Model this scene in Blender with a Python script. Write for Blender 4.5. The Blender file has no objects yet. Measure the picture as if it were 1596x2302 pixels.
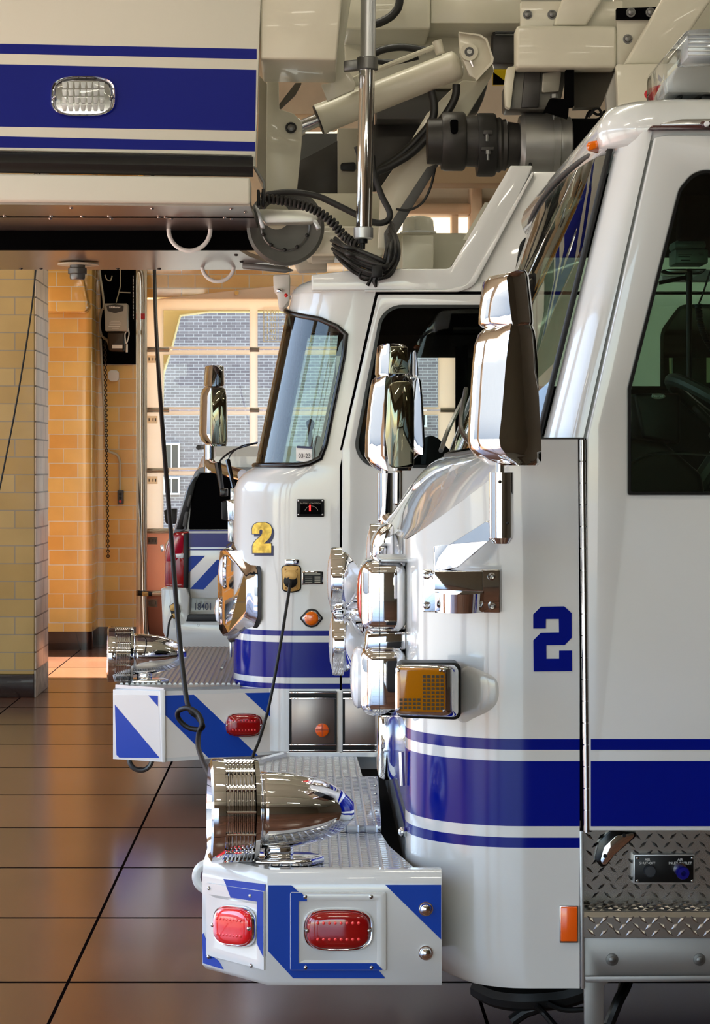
import bpy, bmesh, math, random
from math import sin, cos, pi, sqrt, radians, atan2
from mathutils import Vector as V, Matrix
random.seed(7)
SC = bpy.context.scene
COL = SC.collection
# photograph measurements: the vanishing point of the bay's long axis and the focal length, in pixels
FOC, VX, VY, EYE = 5000.0, 698.0, 1050.0, 1.70

def W(px, py, y):
    """the place in the bay, y metres from the camera, that the photo shows at (px, py)"""
    return V(((px - VX) * y / FOC, y, EYE - (py - VY) * y / FOC))
def XX(px, y): return (px - VX) * y / FOC
def ZZ(py, y): return EYE - (py - VY) * y / FOC

# ------------------------------------------------------------------ materials
def lin(c):
    return tuple(((v / 255) / 12.92 if v / 255 <= .04045 else ((v / 255 + .055) / 1.055) ** 2.4) for v in c) + (1.0,)
MATS = {}
def mat(name, rgb, rough=.5, metal=0.0, coat=0.0, spec=.5, emit=None, estr=0.0, trans=0.0, bump=None, vary=0.0, vscale=6.0):
    m = bpy.data.materials.new(name); m.use_nodes = True
    nt = m.node_tree; b = nt.nodes['Principled BSDF']
    b.inputs['Base Color'].default_value = lin(rgb)
    b.inputs['Roughness'].default_value = rough
    b.inputs['Metallic'].default_value = metal
    b.inputs['Coat Weight'].default_value = coat
    b.inputs['Coat Roughness'].default_value = .03
    b.inputs['Specular IOR Level'].default_value = spec
    b.inputs['Transmission Weight'].default_value = trans
    if emit:
        b.inputs['Emission Color'].default_value = lin(emit); b.inputs['Emission Strength'].default_value = estr
    tc = None
    if vary or bump:
        tc = nt.nodes.new('ShaderNodeTexCoord')
    if vary:
        n = nt.nodes.new('ShaderNodeTexNoise'); n.inputs['Scale'].default_value = vscale; n.inputs['Detail'].default_value = 5
        nt.links.new(tc.outputs['Object'], n.inputs['Vector'])
        mx = nt.nodes.new('ShaderNodeMix'); mx.data_type = 'RGBA'; mx.blend_type = 'MULTIPLY'
        mx.inputs[0].default_value = 1.0
        mx.inputs[6].default_value = lin(rgb)
        rp = nt.nodes.new('ShaderNodeMapRange'); rp.inputs[1].default_value = .3; rp.inputs[2].default_value = .7
        rp.inputs[3].default_value = 1 - vary; rp.inputs[4].default_value = 1.0
        nt.links.new(n.outputs['Fac'], rp.inputs[0]); nt.links.new(rp.outputs[0], mx.inputs[7])
        nt.links.new(mx.outputs[2], b.inputs['Base Color'])
    if bump:
        sc_, st_ = bump
        n = nt.nodes.new('ShaderNodeTexNoise'); n.inputs['Scale'].default_value = sc_; n.inputs['Detail'].default_value = 3
        nt.links.new(tc.outputs['Object'], n.inputs['Vector'])
        bp = nt.nodes.new('ShaderNodeBump'); bp.inputs['Strength'].default_value = st_; bp.inputs['Distance'].default_value = .004
        nt.links.new(n.outputs['Fac'], bp.inputs['Height']); nt.links.new(bp.outputs[0], b.inputs['Normal'])
    MATS[name] = m
    return m
def glass(name, tint, gloss=1.0, rough=0.0):
    m = bpy.data.materials.new(name); m.use_nodes = True
    nt = m.node_tree; nt.nodes.remove(nt.nodes['Principled BSDF'])
    out = nt.nodes['Material Output']
    t = nt.nodes.new('ShaderNodeBsdfTransparent'); t.inputs[0].default_value = lin(tint)
    g = nt.nodes.new('ShaderNodeBsdfGlossy'); g.inputs['Roughness'].default_value = rough; g.inputs[0].default_value = (gloss, gloss, gloss, 1)
    fr = nt.nodes.new('ShaderNodeFresnel'); fr.inputs[0].default_value = 1.5
    mx = nt.nodes.new('ShaderNodeMixShader')
    nt.links.new(fr.outputs[0], mx.inputs[0]); nt.links.new(t.outputs[0], mx.inputs[1]); nt.links.new(g.outputs[0], mx.inputs[2])
    nt.links.new(mx.outputs[0], out.inputs[0])
    MATS[name] = m
    return m
def brickmat(name, c1, c2, mortar, bw, rh, ms, axes='xz', off=(0, 0), rough=.25, offset=.5, bumpd=.002, coat=0, vary=.15, squash=None):
    """blocks laid in courses; axes says which object axes run along and up the courses"""
    m = bpy.data.materials.new(name); m.use_nodes = True
    nt = m.node_tree; b = nt.nodes['Principled BSDF']; b.inputs['Roughness'].default_value = rough; b.inputs['Coat Weight'].default_value = coat
    tc = nt.nodes.new('ShaderNodeTexCoord'); sp = nt.nodes.new('ShaderNodeSeparateXYZ'); cb = nt.nodes.new('ShaderNodeCombineXYZ')
    nt.links.new(tc.outputs['Object'], sp.inputs[0])
    for k in range(2):
        ad = nt.nodes.new('ShaderNodeMath'); ad.operation = 'ADD'; ad.inputs[1].default_value = off[k]
        if axes[k] == 's':      # sum of x and y: runs round a corner
            s2 = nt.nodes.new('ShaderNodeMath'); s2.operation = 'SUBTRACT'
            nt.links.new(sp.outputs[0], s2.inputs[0]); nt.links.new(sp.outputs[1], s2.inputs[1]); nt.links.new(s2.outputs[0], ad.inputs[0])
        else:
            nt.links.new(sp.outputs['xyz'.index(axes[k])], ad.inputs[0])
        nt.links.new(ad.outputs[0], cb.inputs[k])
    br = nt.nodes.new('ShaderNodeTexBrick'); br.inputs['Scale'].default_value = 1.0
    br.inputs['Brick Width'].default_value = bw; br.inputs['Row Height'].default_value = rh; br.inputs['Mortar Size'].default_value = ms
    br.inputs['Mortar Smooth'].default_value = .1; br.inputs['Bias'].default_value = 0.0; br.offset = offset
    br.inputs['Color1'].default_value = lin(c1); br.inputs['Color2'].default_value = lin(c2); br.inputs['Mortar'].default_value = lin(mortar)
    nt.links.new(cb.outputs[0], br.inputs['Vector'])
    n = nt.nodes.new('ShaderNodeTexNoise'); n.inputs['Scale'].default_value = 3.0; n.inputs['Detail'].default_value = 6
    nt.links.new(tc.outputs['Object'], n.inputs['Vector'])
    rp = nt.nodes.new('ShaderNodeMapRange'); rp.inputs[1].default_value = .3; rp.inputs[2].default_value = .7; rp.inputs[3].default_value = 1 - vary; rp.inputs[4].default_value = 1.0
    nt.links.new(n.outputs['Fac'], rp.inputs[0])
    mx = nt.nodes.new('ShaderNodeMix'); mx.data_type = 'RGBA'; mx.blend_type = 'MULTIPLY'; mx.inputs[0].default_value = 1
    nt.links.new(br.outputs['Color'], mx.inputs[6]); nt.links.new(rp.outputs[0], mx.inputs[7]); nt.links.new(mx.outputs[2], b.inputs['Base Color'])
    bp = nt.nodes.new('ShaderNodeBump'); bp.invert = True; bp.inputs['Strength'].default_value = .6; bp.inputs['Distance'].default_value = bumpd
    nt.links.new(br.outputs['Fac'], bp.inputs['Height']); nt.links.new(bp.outputs[0], b.inputs['Normal'])
    MATS[name] = m
    return m

# ------------------------------------------------------------------ things, parts, setting
def thing(name, label, cat, loc=(0, 0, 0), group=None):
    o = bpy.data.objects.new(name, None); COL.objects.link(o); o.location = loc; o.empty_display_size = .2
    o['label'] = label; o['category'] = cat
    if group: o['group'] = group
    return o
def tag(o, label, cat, group=None):
    o['label'] = label; o['category'] = cat
    if group: o['group'] = group
    return o

def rnd(pts, n=6):
    """outline with rounded corners: a point may carry a third number, its corner radius"""
    out = []
    L = len(pts)
    for i, p in enumerate(pts):
        if len(p) < 3 or p[2] <= 0:
            out.append((p[0], p[1])); continue
        a, c = pts[i - 1], pts[(i + 1) % L]
        P_, A, C = V(p[:2]), V(a[:2]), V(c[:2])
        u, w = (A - P_), (C - P_)
        ang = u.angle(w)
        t = min(p[2] / math.tan(ang / 2), u.length * .49, w.length * .49)
        r = t * math.tan(ang / 2)
        u.normalize(); w.normalize()
        q0, q1 = P_ + u * t, P_ + w * t
        ctr = P_ + (u + w).normalized() * (r / sin(ang / 2))
        a0, a1 = atan2(*(q0 - ctr).yx), atan2(*(q1 - ctr).yx)
        d = a1 - a0
        while d > pi: d -= 2 * pi
        while d < -pi: d += 2 * pi
        for k in range(n + 1):
            q = a0 + d * k / n
            out.append((ctr.x + r * cos(q), ctr.y + r * sin(q)))
    return out

class MB:
    """collects shapes and links them as ONE mesh object"""
    def __init__(s): s.bm = bmesh.new()
    def face(s, pts, mi=0):
        try:
            f = s.bm.faces.new([s.bm.verts.new(p) for p in pts]); f.material_index = mi; return f
        except ValueError:
            return None
    def loft(s, rows, closed=True, caps=(True, True), mi=0, rowmats=None, ring=False):
        vs = [[s.bm.verts.new(p) for p in r] for r in rows]
        n = len(rows[0])
        R = len(rows)
        for i in range(R if ring else R - 1):
            for j in range(n if closed else n - 1):
                k = (j + 1) % n
                try:
                    f = s.bm.faces.new((vs[i][j], vs[i][k], vs[(i + 1) % R][k], vs[(i + 1) % R][j]))
                    f.material_index = rowmats[i] if rowmats else mi
                except ValueError: pass
        if not ring:
            if caps[0] and closed: s.bm.faces.new(list(reversed(vs[0]))).material_index = rowmats[0] if rowmats else mi
            if caps[1] and closed: s.bm.faces.new(vs[-1]).material_index = rowmats[-1] if rowmats else mi
        return s
    def box(s, x0, x1, y0, y1, z0, z1, bev=0, seg=2, mi=0):
        x0, x1 = sorted((x0, x1)); y0, y1 = sorted((y0, y1)); z0, z1 = sorted((z0, z1))
        b = bmesh.new()
        bmesh.ops.create_cube(b, size=1)
        for v in b.verts:
            v.co = V(((x0 + x1) / 2 + v.co.x * (x1 - x0), (y0 + y1) / 2 + v.co.y * (y1 - y0), (z0 + z1) / 2 + v.co.z * (z1 - z0)))
        if bev:
            bev = min(bev, .45 * min(x1 - x0, y1 - y0, z1 - z0))
            bmesh.ops.bevel(b, geom=list(b.edges), offset=bev, segments=seg, profile=.5, affect='EDGES')
        return s._join(b, mi)
    def _join(s, b, mi=0, M=None):
        if M is not None: b.transform(M)
        for f in b.faces: f.material_index = mi
        me = bpy.data.meshes.new('tmp'); b.to_mesh(me); b.free()
        s.bm.from_mesh(me); bpy.data.meshes.remove(me)
        return s
    def pbox(s, px0, py0, px1, py1, y0, y1, bev=0, seg=2, mi=0):
        """box whose front face is the rectangle the photo shows at distance y0, reaching back to y1"""
        return s.box(XX(px0, y0), XX(px1, y0), y0, y1, ZZ(py0, y0), ZZ(py1, y0), bev, seg, mi)
    def prism(s, loop, vec, bev=0, seg=2, mi=0):
        b = bmesh.new(); vec = V(vec)
        A = [b.verts.new(p) for p in loop]; B = [b.verts.new(V(p) + vec) for p in loop]
        n = len(loop)
        b.faces.new(A); b.faces.new(list(reversed(B)))
        for i in range(n):
            j = (i + 1) % n
            b.faces.new((A[j], A[i], B[i], B[j]))
        bmesh.ops.recalc_face_normals(b, faces=list(b.faces))
        if bev:
            eds = [e for e in b.edges if len(e.link_faces) == 2 and e.calc_face_angle(0) > .3]
            bmesh.ops.bevel(b, geom=eds, offset=bev, segments=seg, profile=.5, affect='EDGES', clamp_overlap=True)
        return s._join(b, mi)
    def pprism(s, pts, y0, y1, bev=0, seg=2, mi=0, n=6):
        """outline in photo pixels at distance y0, reaching straight back to y1"""
        return s.prism([W(p[0], p[1], y0) for p in rnd(pts, n)], (0, y1 - y0, 0), bev, seg, mi)
    def plate(s, outer, holes, y0, depth, bev=0, mi=0, n=8):
        """flat plate with holes (photo pixels at distance y0)"""
        if not holes:
            return s.prism([W(p[0], p[1], y0) for p in rnd(outer, n)], (0, depth, 0), bev, 2, mi)
        if len(holes) == 1 and len(outer) == len(holes[0]) and len(rnd(outer, n)) == len(rnd(holes[0], n)):
            a, b = rnd(outer, n), rnd(holes[0], n); e = min(bev, depth * .4)
            rows = [[W(p[0], p[1], y0 + e) for p in a], [W(lerp(p[0], q[0], .12), lerp(p[1], q[1], .12), y0) for p, q in zip(a, b)], [W(lerp(p[0], q[0], .88), lerp(p[1], q[1], .88), y0) for p, q in zip(a, b)], [W(p[0], p[1], y0 + e) for p in b], [W(p[0], p[1], y0) + V((0, depth, 0)) for p in b], [W(p[0], p[1], y0) + V((0, depth, 0)) for p in a]]
            return s.loft(rows, True, (False, False), mi, ring=True)
        c = bpy.data.curves.new('tmpc', 'CURVE'); c.dimensions = '2D'; c.fill_mode = 'BOTH'
        c.extrude = max(depth / 2 - bev, .0001); c.bevel_depth = bev; c.bevel_resolution = 2; c.offset = -bev
        for lp in [outer] + list(holes):
            q = [W(p[0], p[1], y0) for p in rnd(lp, n)]
            sp = c.splines.new('POLY'); sp.points.add(len(q) - 1)
            for pt, w in zip(sp.points, q): pt.co = (w.x, w.z, 0, 1)
            sp.use_cyclic_u = True
        o = bpy.data.objects.new('tmpo', c); COL.objects.link(o)
        dg = bpy.context.evaluated_depsgraph_get()
        me = bpy.data.meshes.new_from_object(o.evaluated_get(dg))
        b = bmesh.new(); b.from_mesh(me)
        bmesh.ops.remove_doubles(b, verts=list(b.verts), dist=1e-5)
        bpy.data.objects.remove(o); bpy.data.curves.remove(c); bpy.data.meshes.remove(me)
        M = Matrix(((1, 0, 0, 0), (0, 0, -1, y0 + depth / 2), (0, 1, 0, 0), (0, 0, 0, 1)))
        return s._join(b, mi, M)
    def tube(s, path, r, seg=10, caps=True, mi=0, closed=False):
        path = [V(p) for p in path]
        n = len(path)
        rr = r if isinstance(r, (list, tuple)) else [r] * n
        rows = []
        prev = None
        for i, p in enumerate(path):
            if closed: t = path[(i + 1) % n] - path[i - 1]
            else: t = path[min(i + 1, n - 1)] - path[max(i - 1, 0)]
            if t.length < 1e-9: t = V((0, 0, 1))
            t.normalize()
            if prev is None:
                a = V((0, 0, 1)) if abs(t.z) < .9 else V((1, 0, 0))
                u = t.cross(a).normalized()
            else:
                u = (prev - t * prev.dot(t))
                if u.length < 1e-6: u = t.orthogonal()
                u.normalize()
            prev = u
            w = t.cross(u)
            rows.append([p + (u * cos(2 * pi * k / seg) + w * sin(2 * pi * k / seg)) * rr[i] for k in range(seg)])
        return s.loft(rows, True, (caps, caps), mi, ring=closed)
    def cyl(s, a, b, r, seg=20, mi=0, r2=None):
        return s.tube([a, b], [r, r if r2 is None else r2], seg, True, mi)
    def lathe(s, prof, org, axis, seg=32, mi=0, caps=True):
        """profile of (distance along axis, radius) pairs"""
        org = V(org); ax = V(axis).normalized(); u = ax.orthogonal().normalized(); w = ax.cross(u)
        rows = [[org + ax * t + (u * cos(2 * pi * k / seg) + w * sin(2 * pi * k / seg)) * max(r, 1e-5) for k in range(seg)] for t, r in prof]
        return s.loft(rows, True, (caps, caps), mi)
    def torus(s, c, axis, R, r, seg=32, ms=10, a0=0, a1=2 * pi, ref=None, mi=0):
        c = V(c); ax = V(axis).normalized(); u = V(ref).normalized() if ref else ax.orthogonal().normalized(); w = ax.cross(u)
        full = abs(a1 - a0) > 6.28
        n = seg if full else seg + 1
        return s.tube([c + (u * cos(a0 + (a1 - a0) * k / seg) + w * sin(a0 + (a1 - a0) * k / seg)) * R for k in range(n)], r, ms, not full, mi, closed=full)
    def ball(s, c, r, seg=16, sx=1, sy=1, sz=1, mi=0):
        b = bmesh.new(); bmesh.ops.create_uvsphere(b, u_segments=seg, v_segments=max(6, seg // 2), radius=r)
        return s._join(b, mi, Matrix.Translation(V(c)) @ Matrix.Diagonal((sx, sy, sz, 1)))
    def text(s, txt, p, size, thick=.0015, mi=0, sx=1.0, align='LEFT', rotz=0, bold=0, rot=None):
        """writing that faces the camera side; p is its baseline start (or middle)"""
        c = bpy.data.curves.new('tmpt', 'FONT'); c.body = txt; c.size = size; c.extrude = thick / 2; c.align_x = align; c.resolution_u = 3; c.offset = bold
        o = bpy.data.objects.new('tmpo', c); COL.objects.link(o)
        dg = bpy.context.evaluated_depsgraph_get()
        me = bpy.data.meshes.new_from_object(o.evaluated_get(dg))
        b = bmesh.new(); b.from_mesh(me)
        bpy.data.objects.remove(o); bpy.data.curves.remove(c); bpy.data.meshes.remove(me)
        M = Matrix.Translation(V(p)) @ (rot if rot is not None else Matrix.Rotation(rotz, 4, 'Z')) @ Matrix(((sx, 0, 0, 0), (0, 0, -1, 0), (0, 1, 0, 0), (0, 0, 0, 1)))
        return s._join(b, mi, M)
    def build(s, name, m, parent=None, angle=35, fix=True, **props):
        if fix: bmesh.ops.recalc_face_normals(s.bm, faces=list(s.bm.faces))
        me = bpy.data.meshes.new(name); s.bm.to_mesh(me); s.bm.free()
        for k in (m if isinstance(m, (list, tuple)) else [m]): me.materials.append(MATS[k] if isinstance(k, str) else k)
        for p in me.polygons: p.use_smooth = True
        me.set_sharp_from_angle(angle=radians(angle))
        o = bpy.data.objects.new(name, me); COL.objects.link(o)
        if parent is not None:
            o.parent = parent
            if parent.type == 'EMPTY': o.location = -V(parent.location)
        for k, v in props.items(): o[k] = v
        return o
def struct(name, mb, m, parent=None, **kw):
    o = mb.build(name, m, parent, **kw)
    if parent is None: o['kind'] = 'structure'
    return o
def spline(pts, n=8):
    """smooth path through the given points"""
    pts = [V(p) for p in pts]; out = []
    for i in range(len(pts) - 1):
        p0, p1, p2, p3 = pts[max(i - 1, 0)], pts[i], pts[i + 1], pts[min(i + 2, len(pts) - 1)]
        for k in range(n):
            t = k / n
            out.append(.5 * ((2 * p1) + (p2 - p0) * t + (2 * p0 - 5 * p1 + 4 * p2 - p3) * t * t + (3 * p1 - p0 - 3 * p2 + p3) * t ** 3))
    out.append(pts[-1])
    return out
def lerp(a, b, t): return a + (b - a) * t
def tab(t, table):
    """piecewise linear lookup"""
    if t <= table[0][0]: return table[0][1]
    for (a, x), (b, y) in zip(table, table[1:]):
        if t <= b: return x + (y - x) * (t - a) / (b - a)
    return table[-1][1]

mat('white_paint', (206, 208, 206), .22, coat=1.0)
mat('cream_paint', (204, 200, 180), .38, coat=.2, vary=.12, vscale=3)
mat('blue_vinyl', (0, 16, 122), .14, spec=.3)
mat('blue_satin', (0, 16, 122), .45, spec=.2)
mat('white_satin', (214, 211, 198), .5, spec=.3)
mat('blue_reflective', (0, 58, 160), .35, spec=.3)
mat('white_reflective', (214, 210, 204), .35, coat=.2)
mat('chrome', (238, 238, 240), .035, 1.0)
mat('steel', (190, 190, 190), .2, 1.0)
mat('satin_aluminium', (190, 192, 194), .36, .85, bump=(60, .05))
mat('reel_grey', (92, 92, 88), .42, .5, vary=.2)
mat('bumper_tread', (196, 200, 206), .24, 1.0)
mat('brown_steel', (150, 138, 132), .28, .9, bump=(30, .03))
mat('grey_metal', (110, 110, 108), .38, .8)
mat('dark_metal', (62, 60, 58), .45, .6, vary=.3)
mat('dark_grey', (70, 70, 68), .5)
mat('rubber', (14, 14, 14), .5)
mat('black_plastic', (9, 9, 10), .38, spec=.3)
mat('black_matte', (4, 4, 5), .9, spec=.04)
mat('trim_black', (8, 8, 9), .22)
mat('maroon', (60, 14, 14), .25, coat=.5)
mat('brass', (206, 158, 88), .3, .7)
mat('gold_foil', (236, 200, 86), .25, .6, vary=.55, vscale=42)
mat('outlet_gold', (200, 160, 92), .4, .3)
mat('red_lens', (214, 10, 14), .08, coat=1.0)
mat('red_lens_dark', (150, 8, 12), .08, coat=1.0)
mat('red_reflector', (176, 20, 48), .15, coat=1.0)
mat('amber_lens', (232, 110, 8), .1, coat=1.0)
mat('amber_glass', (178, 112, 6), .05, coat=1.0)
mat('amber_led', (58, 42, 6), .2, coat=1)
mat('orange_reflector', (240, 96, 10), .25, coat=1.0)
mat('clear_lens', (228, 232, 236), .08, coat=1.0)
mat('led_white', (236, 236, 232), .2)
mat('led_red', (255, 40, 40), .3, emit=(255, 20, 20), estr=2.0)
mat('led_rose', (255, 70, 70), .15, coat=1)
mat('white_plastic', (226, 226, 222), .4)
mat('grey_plastic', (168, 164, 150), .5)
mat('cable', (5, 5, 6), .5)
mat('step_alloy', (140, 138, 136), .42, .7, bump=(60, .05))
mat('ink_blue', (10, 22, 70), .4)
mat('ink_black', (10, 10, 12), .5)
mat('paper', (232, 230, 225), .6)
mat('door_cream', (240, 214, 186), .45)
mat('jamb_rose', (202, 158, 132), .5)
mat('galvanised', (176, 168, 156), .35, .8)
mat('beige_metal', (196, 188, 164), .5)
mat('olive_dark', (30, 30, 28), .6)
mat('red_paint', (190, 8, 20), .35)
mat('yellow_paint', (250, 214, 0), .4)
mat('white_trim', (235, 235, 232), .4)
mat('ceiling_paint', (164, 166, 150), .8)
mat('tan_wall', (104, 92, 74), .6, vary=.2)
mat('cream_wall', (222, 208, 184), .6, vary=.1)
mat('concrete', (176, 170, 160), .8, vary=.15)
mat('seat_cloth', (24, 24, 26), .85)
mat('mirror_glass', (120, 118, 100), .02, 1.0)
glass('window_glass', (240, 244, 240), gloss=.35)
glass('cab_glass', (222, 237, 226))
glass('dark_glass', (150, 160, 152))
glass('clear_cover', (244, 246, 248))
# ------------------------------------------------------------------ the setting
brickmat('floor_tile', (116, 76, 55), (103, 69, 52), (16, 10, 9), 1.34, 1.0486, .018, 'xy', (.80, -7.34 + 1.0486 * 12), rough=.2, offset=0, bumpd=.0008, vary=.35)
_nt = MATS['floor_tile'].node_tree; _n = _nt.nodes
_br = [q for q in _n if q.type == 'TEX_BRICK'][0]; _cb = [q for q in _n if q.type == 'COMBXYZ'][0]
_br.inputs['Row Height'].default_value = .5243; _br.inputs['Mortar Size'].default_value = .006
_sc = _nt.nodes.new('ShaderNodeVectorMath'); _sc.operation = 'MULTIPLY'; _sc.inputs[1].default_value = (1, .5, 1)
_nt.links.new(_cb.outputs[0], _sc.inputs[0]); _nt.links.new(_sc.outputs[0], _br.inputs['Vector'])
for _s, _a, _b in (('Roughness', .2, .9), ('Specular IOR Level', .5, 0.0)):
    _m = _nt.nodes.new('ShaderNodeMapRange'); _m.inputs[3].default_value = _a; _m.inputs[4].default_value = _b
    _nt.links.new(_br.outputs['Fac'], _m.inputs[0]); _nt.links.new(_m.outputs[0], _nt.nodes['Principled BSDF'].inputs[_s])
for q in _n:
    if q.type == 'TEX_NOISE': q.inputs['Scale'].default_value = 1.6; q.inputs['Detail'].default_value = 8
brickmat('pillar_tile', (206, 176, 118), (192, 158, 98), (164, 152, 132), .30, .131, .004, 'sz', (.13, .06), rough=.2, coat=.3)
brickmat('alcove_tile_bounce_lit', (240, 196, 112), (232, 172, 86), (226, 212, 184), .27, .135, .0045, 'sz', (.05, .02), rough=.15, coat=.4)  # same tile as the pillar, its orange bounce light put into the colour
brickmat('grey_brick', (140, 128, 130), (118, 106, 110), (186, 178, 178), .21, .068, .007, 'xz', (0, 0), rough=.85)
mat('base_tile', (38, 22, 20), .2, coat=.4)

def translucent(name, rgb, f):
    m = mat(name, rgb, .45); nt = m.node_tree; b = nt.nodes['Principled BSDF']; out = nt.nodes['Material Output']
    t = nt.nodes.new('ShaderNodeBsdfTranslucent'); t.inputs[0].default_value = lin(rgb)
    mx = nt.nodes.new('ShaderNodeMixShader'); mx.inputs[0].default_value = f
    nt.links.new(b.outputs[0], mx.inputs[1]); nt.links.new(t.outputs[0], mx.inputs[2]); nt.links.new(mx.outputs[0], out.inputs[0])
    return m
YB = 22.3
m = MB(); m.box(-6, 14, -9.3, YB + .3, -.2, 0); struct('floor', m, 'floor_tile')
m = MB(); m.box(-5.4, 14, -9.4, 17.2, 6.0, 6.2).box(-3.7, 14, 17.2, YB + .3, 6.0, 6.2)
ceil = struct('ceiling', m, 'ceiling_paint')
for y in (-4, 1.2, 6.4, 9.4, 14.6, 19.4):
    m = MB(); m.box(-5, 14, y, y + .35, 5.62, 6.0, .02); m.build('ceiling_beam', 'ceiling_paint', ceil)
mat('tube_light', (255, 255, 255), .5, emit=(255, 248, 228), estr=22.0)
for y in (-1.5, 3.8, 8, 12, 17):
    for x in (-3.5, -.5, 3, 7):
        m = MB(); m.box(x, x + 1.3, y, y + .14, 5.3, 5.36, .01); m.build('lamp_tube', 'tube_light', ceil)
        m = MB(); m.box(x - .05, x + 1.35, y - .03, y + .17, 5.361, 5.42, .01).cyl((x + .2, y + .07, 5.42), (x + .2, y + .07, 6), .01, 6).cyl((x + 1.1, y + .07, 5.42), (x + 1.1, y + .07, 6), .01, 6)
        m.build('lamp_tray', 'white_trim', ceil)
# front wall with the bay openings
m = MB()
for y0, y1 in ((-9.3, -8.6), (-3.2, -2.6), (2.2, 2.9), (7.9, 8.6), (14.2, 16.4)): m.box(-5.4, -5, y0, y1, 0, 4.2)
m.box(-5.4, -5, -9.3, 16.4, 4.2, 6)
struct('wall_front', m, 'cream_wall')
m = MB()
m.box(.6, 14, -9.4, -9, 0, 4.2)
m.box(-5.4, 14, -9.4, -9, 4.2, 6)
struct('wall_south', m, 'tan_wall')
m = MB(); m.box(14, 14.3, -9.3, YB, 0, 6); struct('wall_right', m, 'tan_wall')
# tiled pillar and the sunlit alcove beyond it
px1 = XX(77, 16.4)
m = MB(); m.box(-5, px1, 16.4, 17.2, .17, 6, .012, 2); w1 = struct('wall_pillar', m, 'pillar_tile')
brickmat('pillar_tile_lit', (242, 226, 210), (232, 212, 194), (110, 94, 80), .29, .131, .006, 'yz', (.1, .06), rough=.3)  # paler pillar tile for this side, with grazing light put into its colour
m = MB(); m.box(px1, px1 + .012, 16.42, 17.18, .20, 6, .004); m.build('lit_pillar_side', 'pillar_tile_lit', w1)
m = MB(); m.box(px1, px1 + .010, 16.40, 17.2, .0, .20, .004); m.build('worn_base', mat('worn_plaster', (214, 200, 186), .7, vary=.5, vscale=14), w1)
m = MB(); m.box(-5, px1 - .002, 16.39, 17.21, 0, .17, .004); m.build('baseboard', 'base_tile', w1)
m = MB()
m.box(-3.7, -3.4, 17.2, 18.05, 0, 6); m.box(-3.7, -3.4, 18.05, 20.0, 3.6, 6); m.box(-3.7, -3.4, 20.0, 20.7, 0, 6)
struct('wall_side', m, 'alcove_tile_bounce_lit')
ax = XX(220, 21.3)
m = MB(); m.prism([V((x, y, .17)) for x, y in rnd([(-3.7, 20.7), (ax, 20.7, .06), (ax, 21.3), (-3.7, 21.3)])], (0, 0, 5.8))
w2 = struct('wall_alcove', m, 'alcove_tile_bounce_lit')
m = MB(); m.prism([V((x, y, 0)) for x, y in rnd([(-3.7, 20.69), (ax + .008, 20.69, .06), (ax + .008, 21.3), (-3.7, 21.3)])], (0, 0, .17)); m.build('baseboard', 'base_tile', w2)
m = MB(); m.prism([W(100, 700, 20.4), W(190, 700, 20.4), W(198, 688, 20.4), W(182, 600, 20.4), W(100, 600, 20.4)], (0, .3, 0), .015); m.build('corbel', 'alcove_tile_bounce_lit', w2)
m = MB(); m.box(ax - .02, XX(306, 21.3), 21.3, 21.6, .17, 6); w3 = struct('wall_recess', m, 'alcove_tile_bounce_lit')
m = MB(); m.box(ax, XX(306, 21.3), 21.29, 21.6, 0, .17); m.build('baseboard', 'base_tile', w3)
# back wall with the glazed door
dx0, dx1, dz1 = XX(326, 22.2), XX(1026, 22.2), ZZ(668, 22.2)
m = MB(); m.box(XX(306, 21.3) - .02, dx0, 21.95, YB + .3, 0, 6).box(dx1, 14, 22.25, YB + .3, 0, 3.75).box(dx0 - .01, dx1 + .01, 22.25, YB + .3, dz1, 3.75)
wb = struct('wall_back', m, 'alcove_tile_bounce_lit')
m = MB(); m.plate([(300, 10), (3900, 10), (3900, 588), (300, 588)], [[(870, 482), (1100, 482), (1100, 560), (870, 560)], [(600, 284), (760, 284), (760, 304), (600, 304)], [(700, 340), (760, 340), (760, 360), (700, 360)]], 22.2, .05); m.build('upper_wall', 'cream_wall', wb)
translucent('backlit_cream', (255, 244, 224), .85)
for k, r_ in enumerate(((868, 480, 1102, 562), (598, 282, 762, 306), (698, 338, 762, 362))):  # wide first pane is added glazing, bright in place of sunlit upper wall
    m = MB(); m.pbox(*r_, 22.21, 22.23); struct('window_%d' % (k + 1), m, 'backlit_cream')
m = MB(); m.box(dx1 + .01, 14, 22.24, 22.25, 0, 3.75); m.build('painted_lower_wall', 'cream_wall', wb)
m = MB(); m.pprism([(352, 672), (640, 640), (700, 648), (700, 672)], 22.12, 22.25, .01); struct('trim_1', m, 'door_cream')
m = MB(); m.cyl(W(532, 658, 22.05), W(532, 658, 22.15), .022, 16); m.build('bolt', 'brass', SC.objects['trim_1'])
m = MB(); m.pbox(840, 374, 1400, 412, 21.0, 21.4, .01); struct('trim_2', m, mat('beam_brown', (150, 128, 96), .6))
m = MB(); m.pbox(840, 456, 1063, 480, 21.8, 22.2, .05, 4); struct('trim_3', m, mat('beam_tan', (214, 186, 152), .5))
m = MB(); m.pbox(1016, 478, 1030, 560, 21.9, 22.2, .01); struct('trim_4', m, 'beam_tan')
m = MB(); m.pbox(1060, 412, 1084, 560, 21.7, 22.2, .01); struct('trim_5', m, 'beam_tan')
m = MB(); m.pbox(560, 255, 760, 283, 21.4, 21.8, .03); struct('trim_6', m, 'beam_tan')
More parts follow.
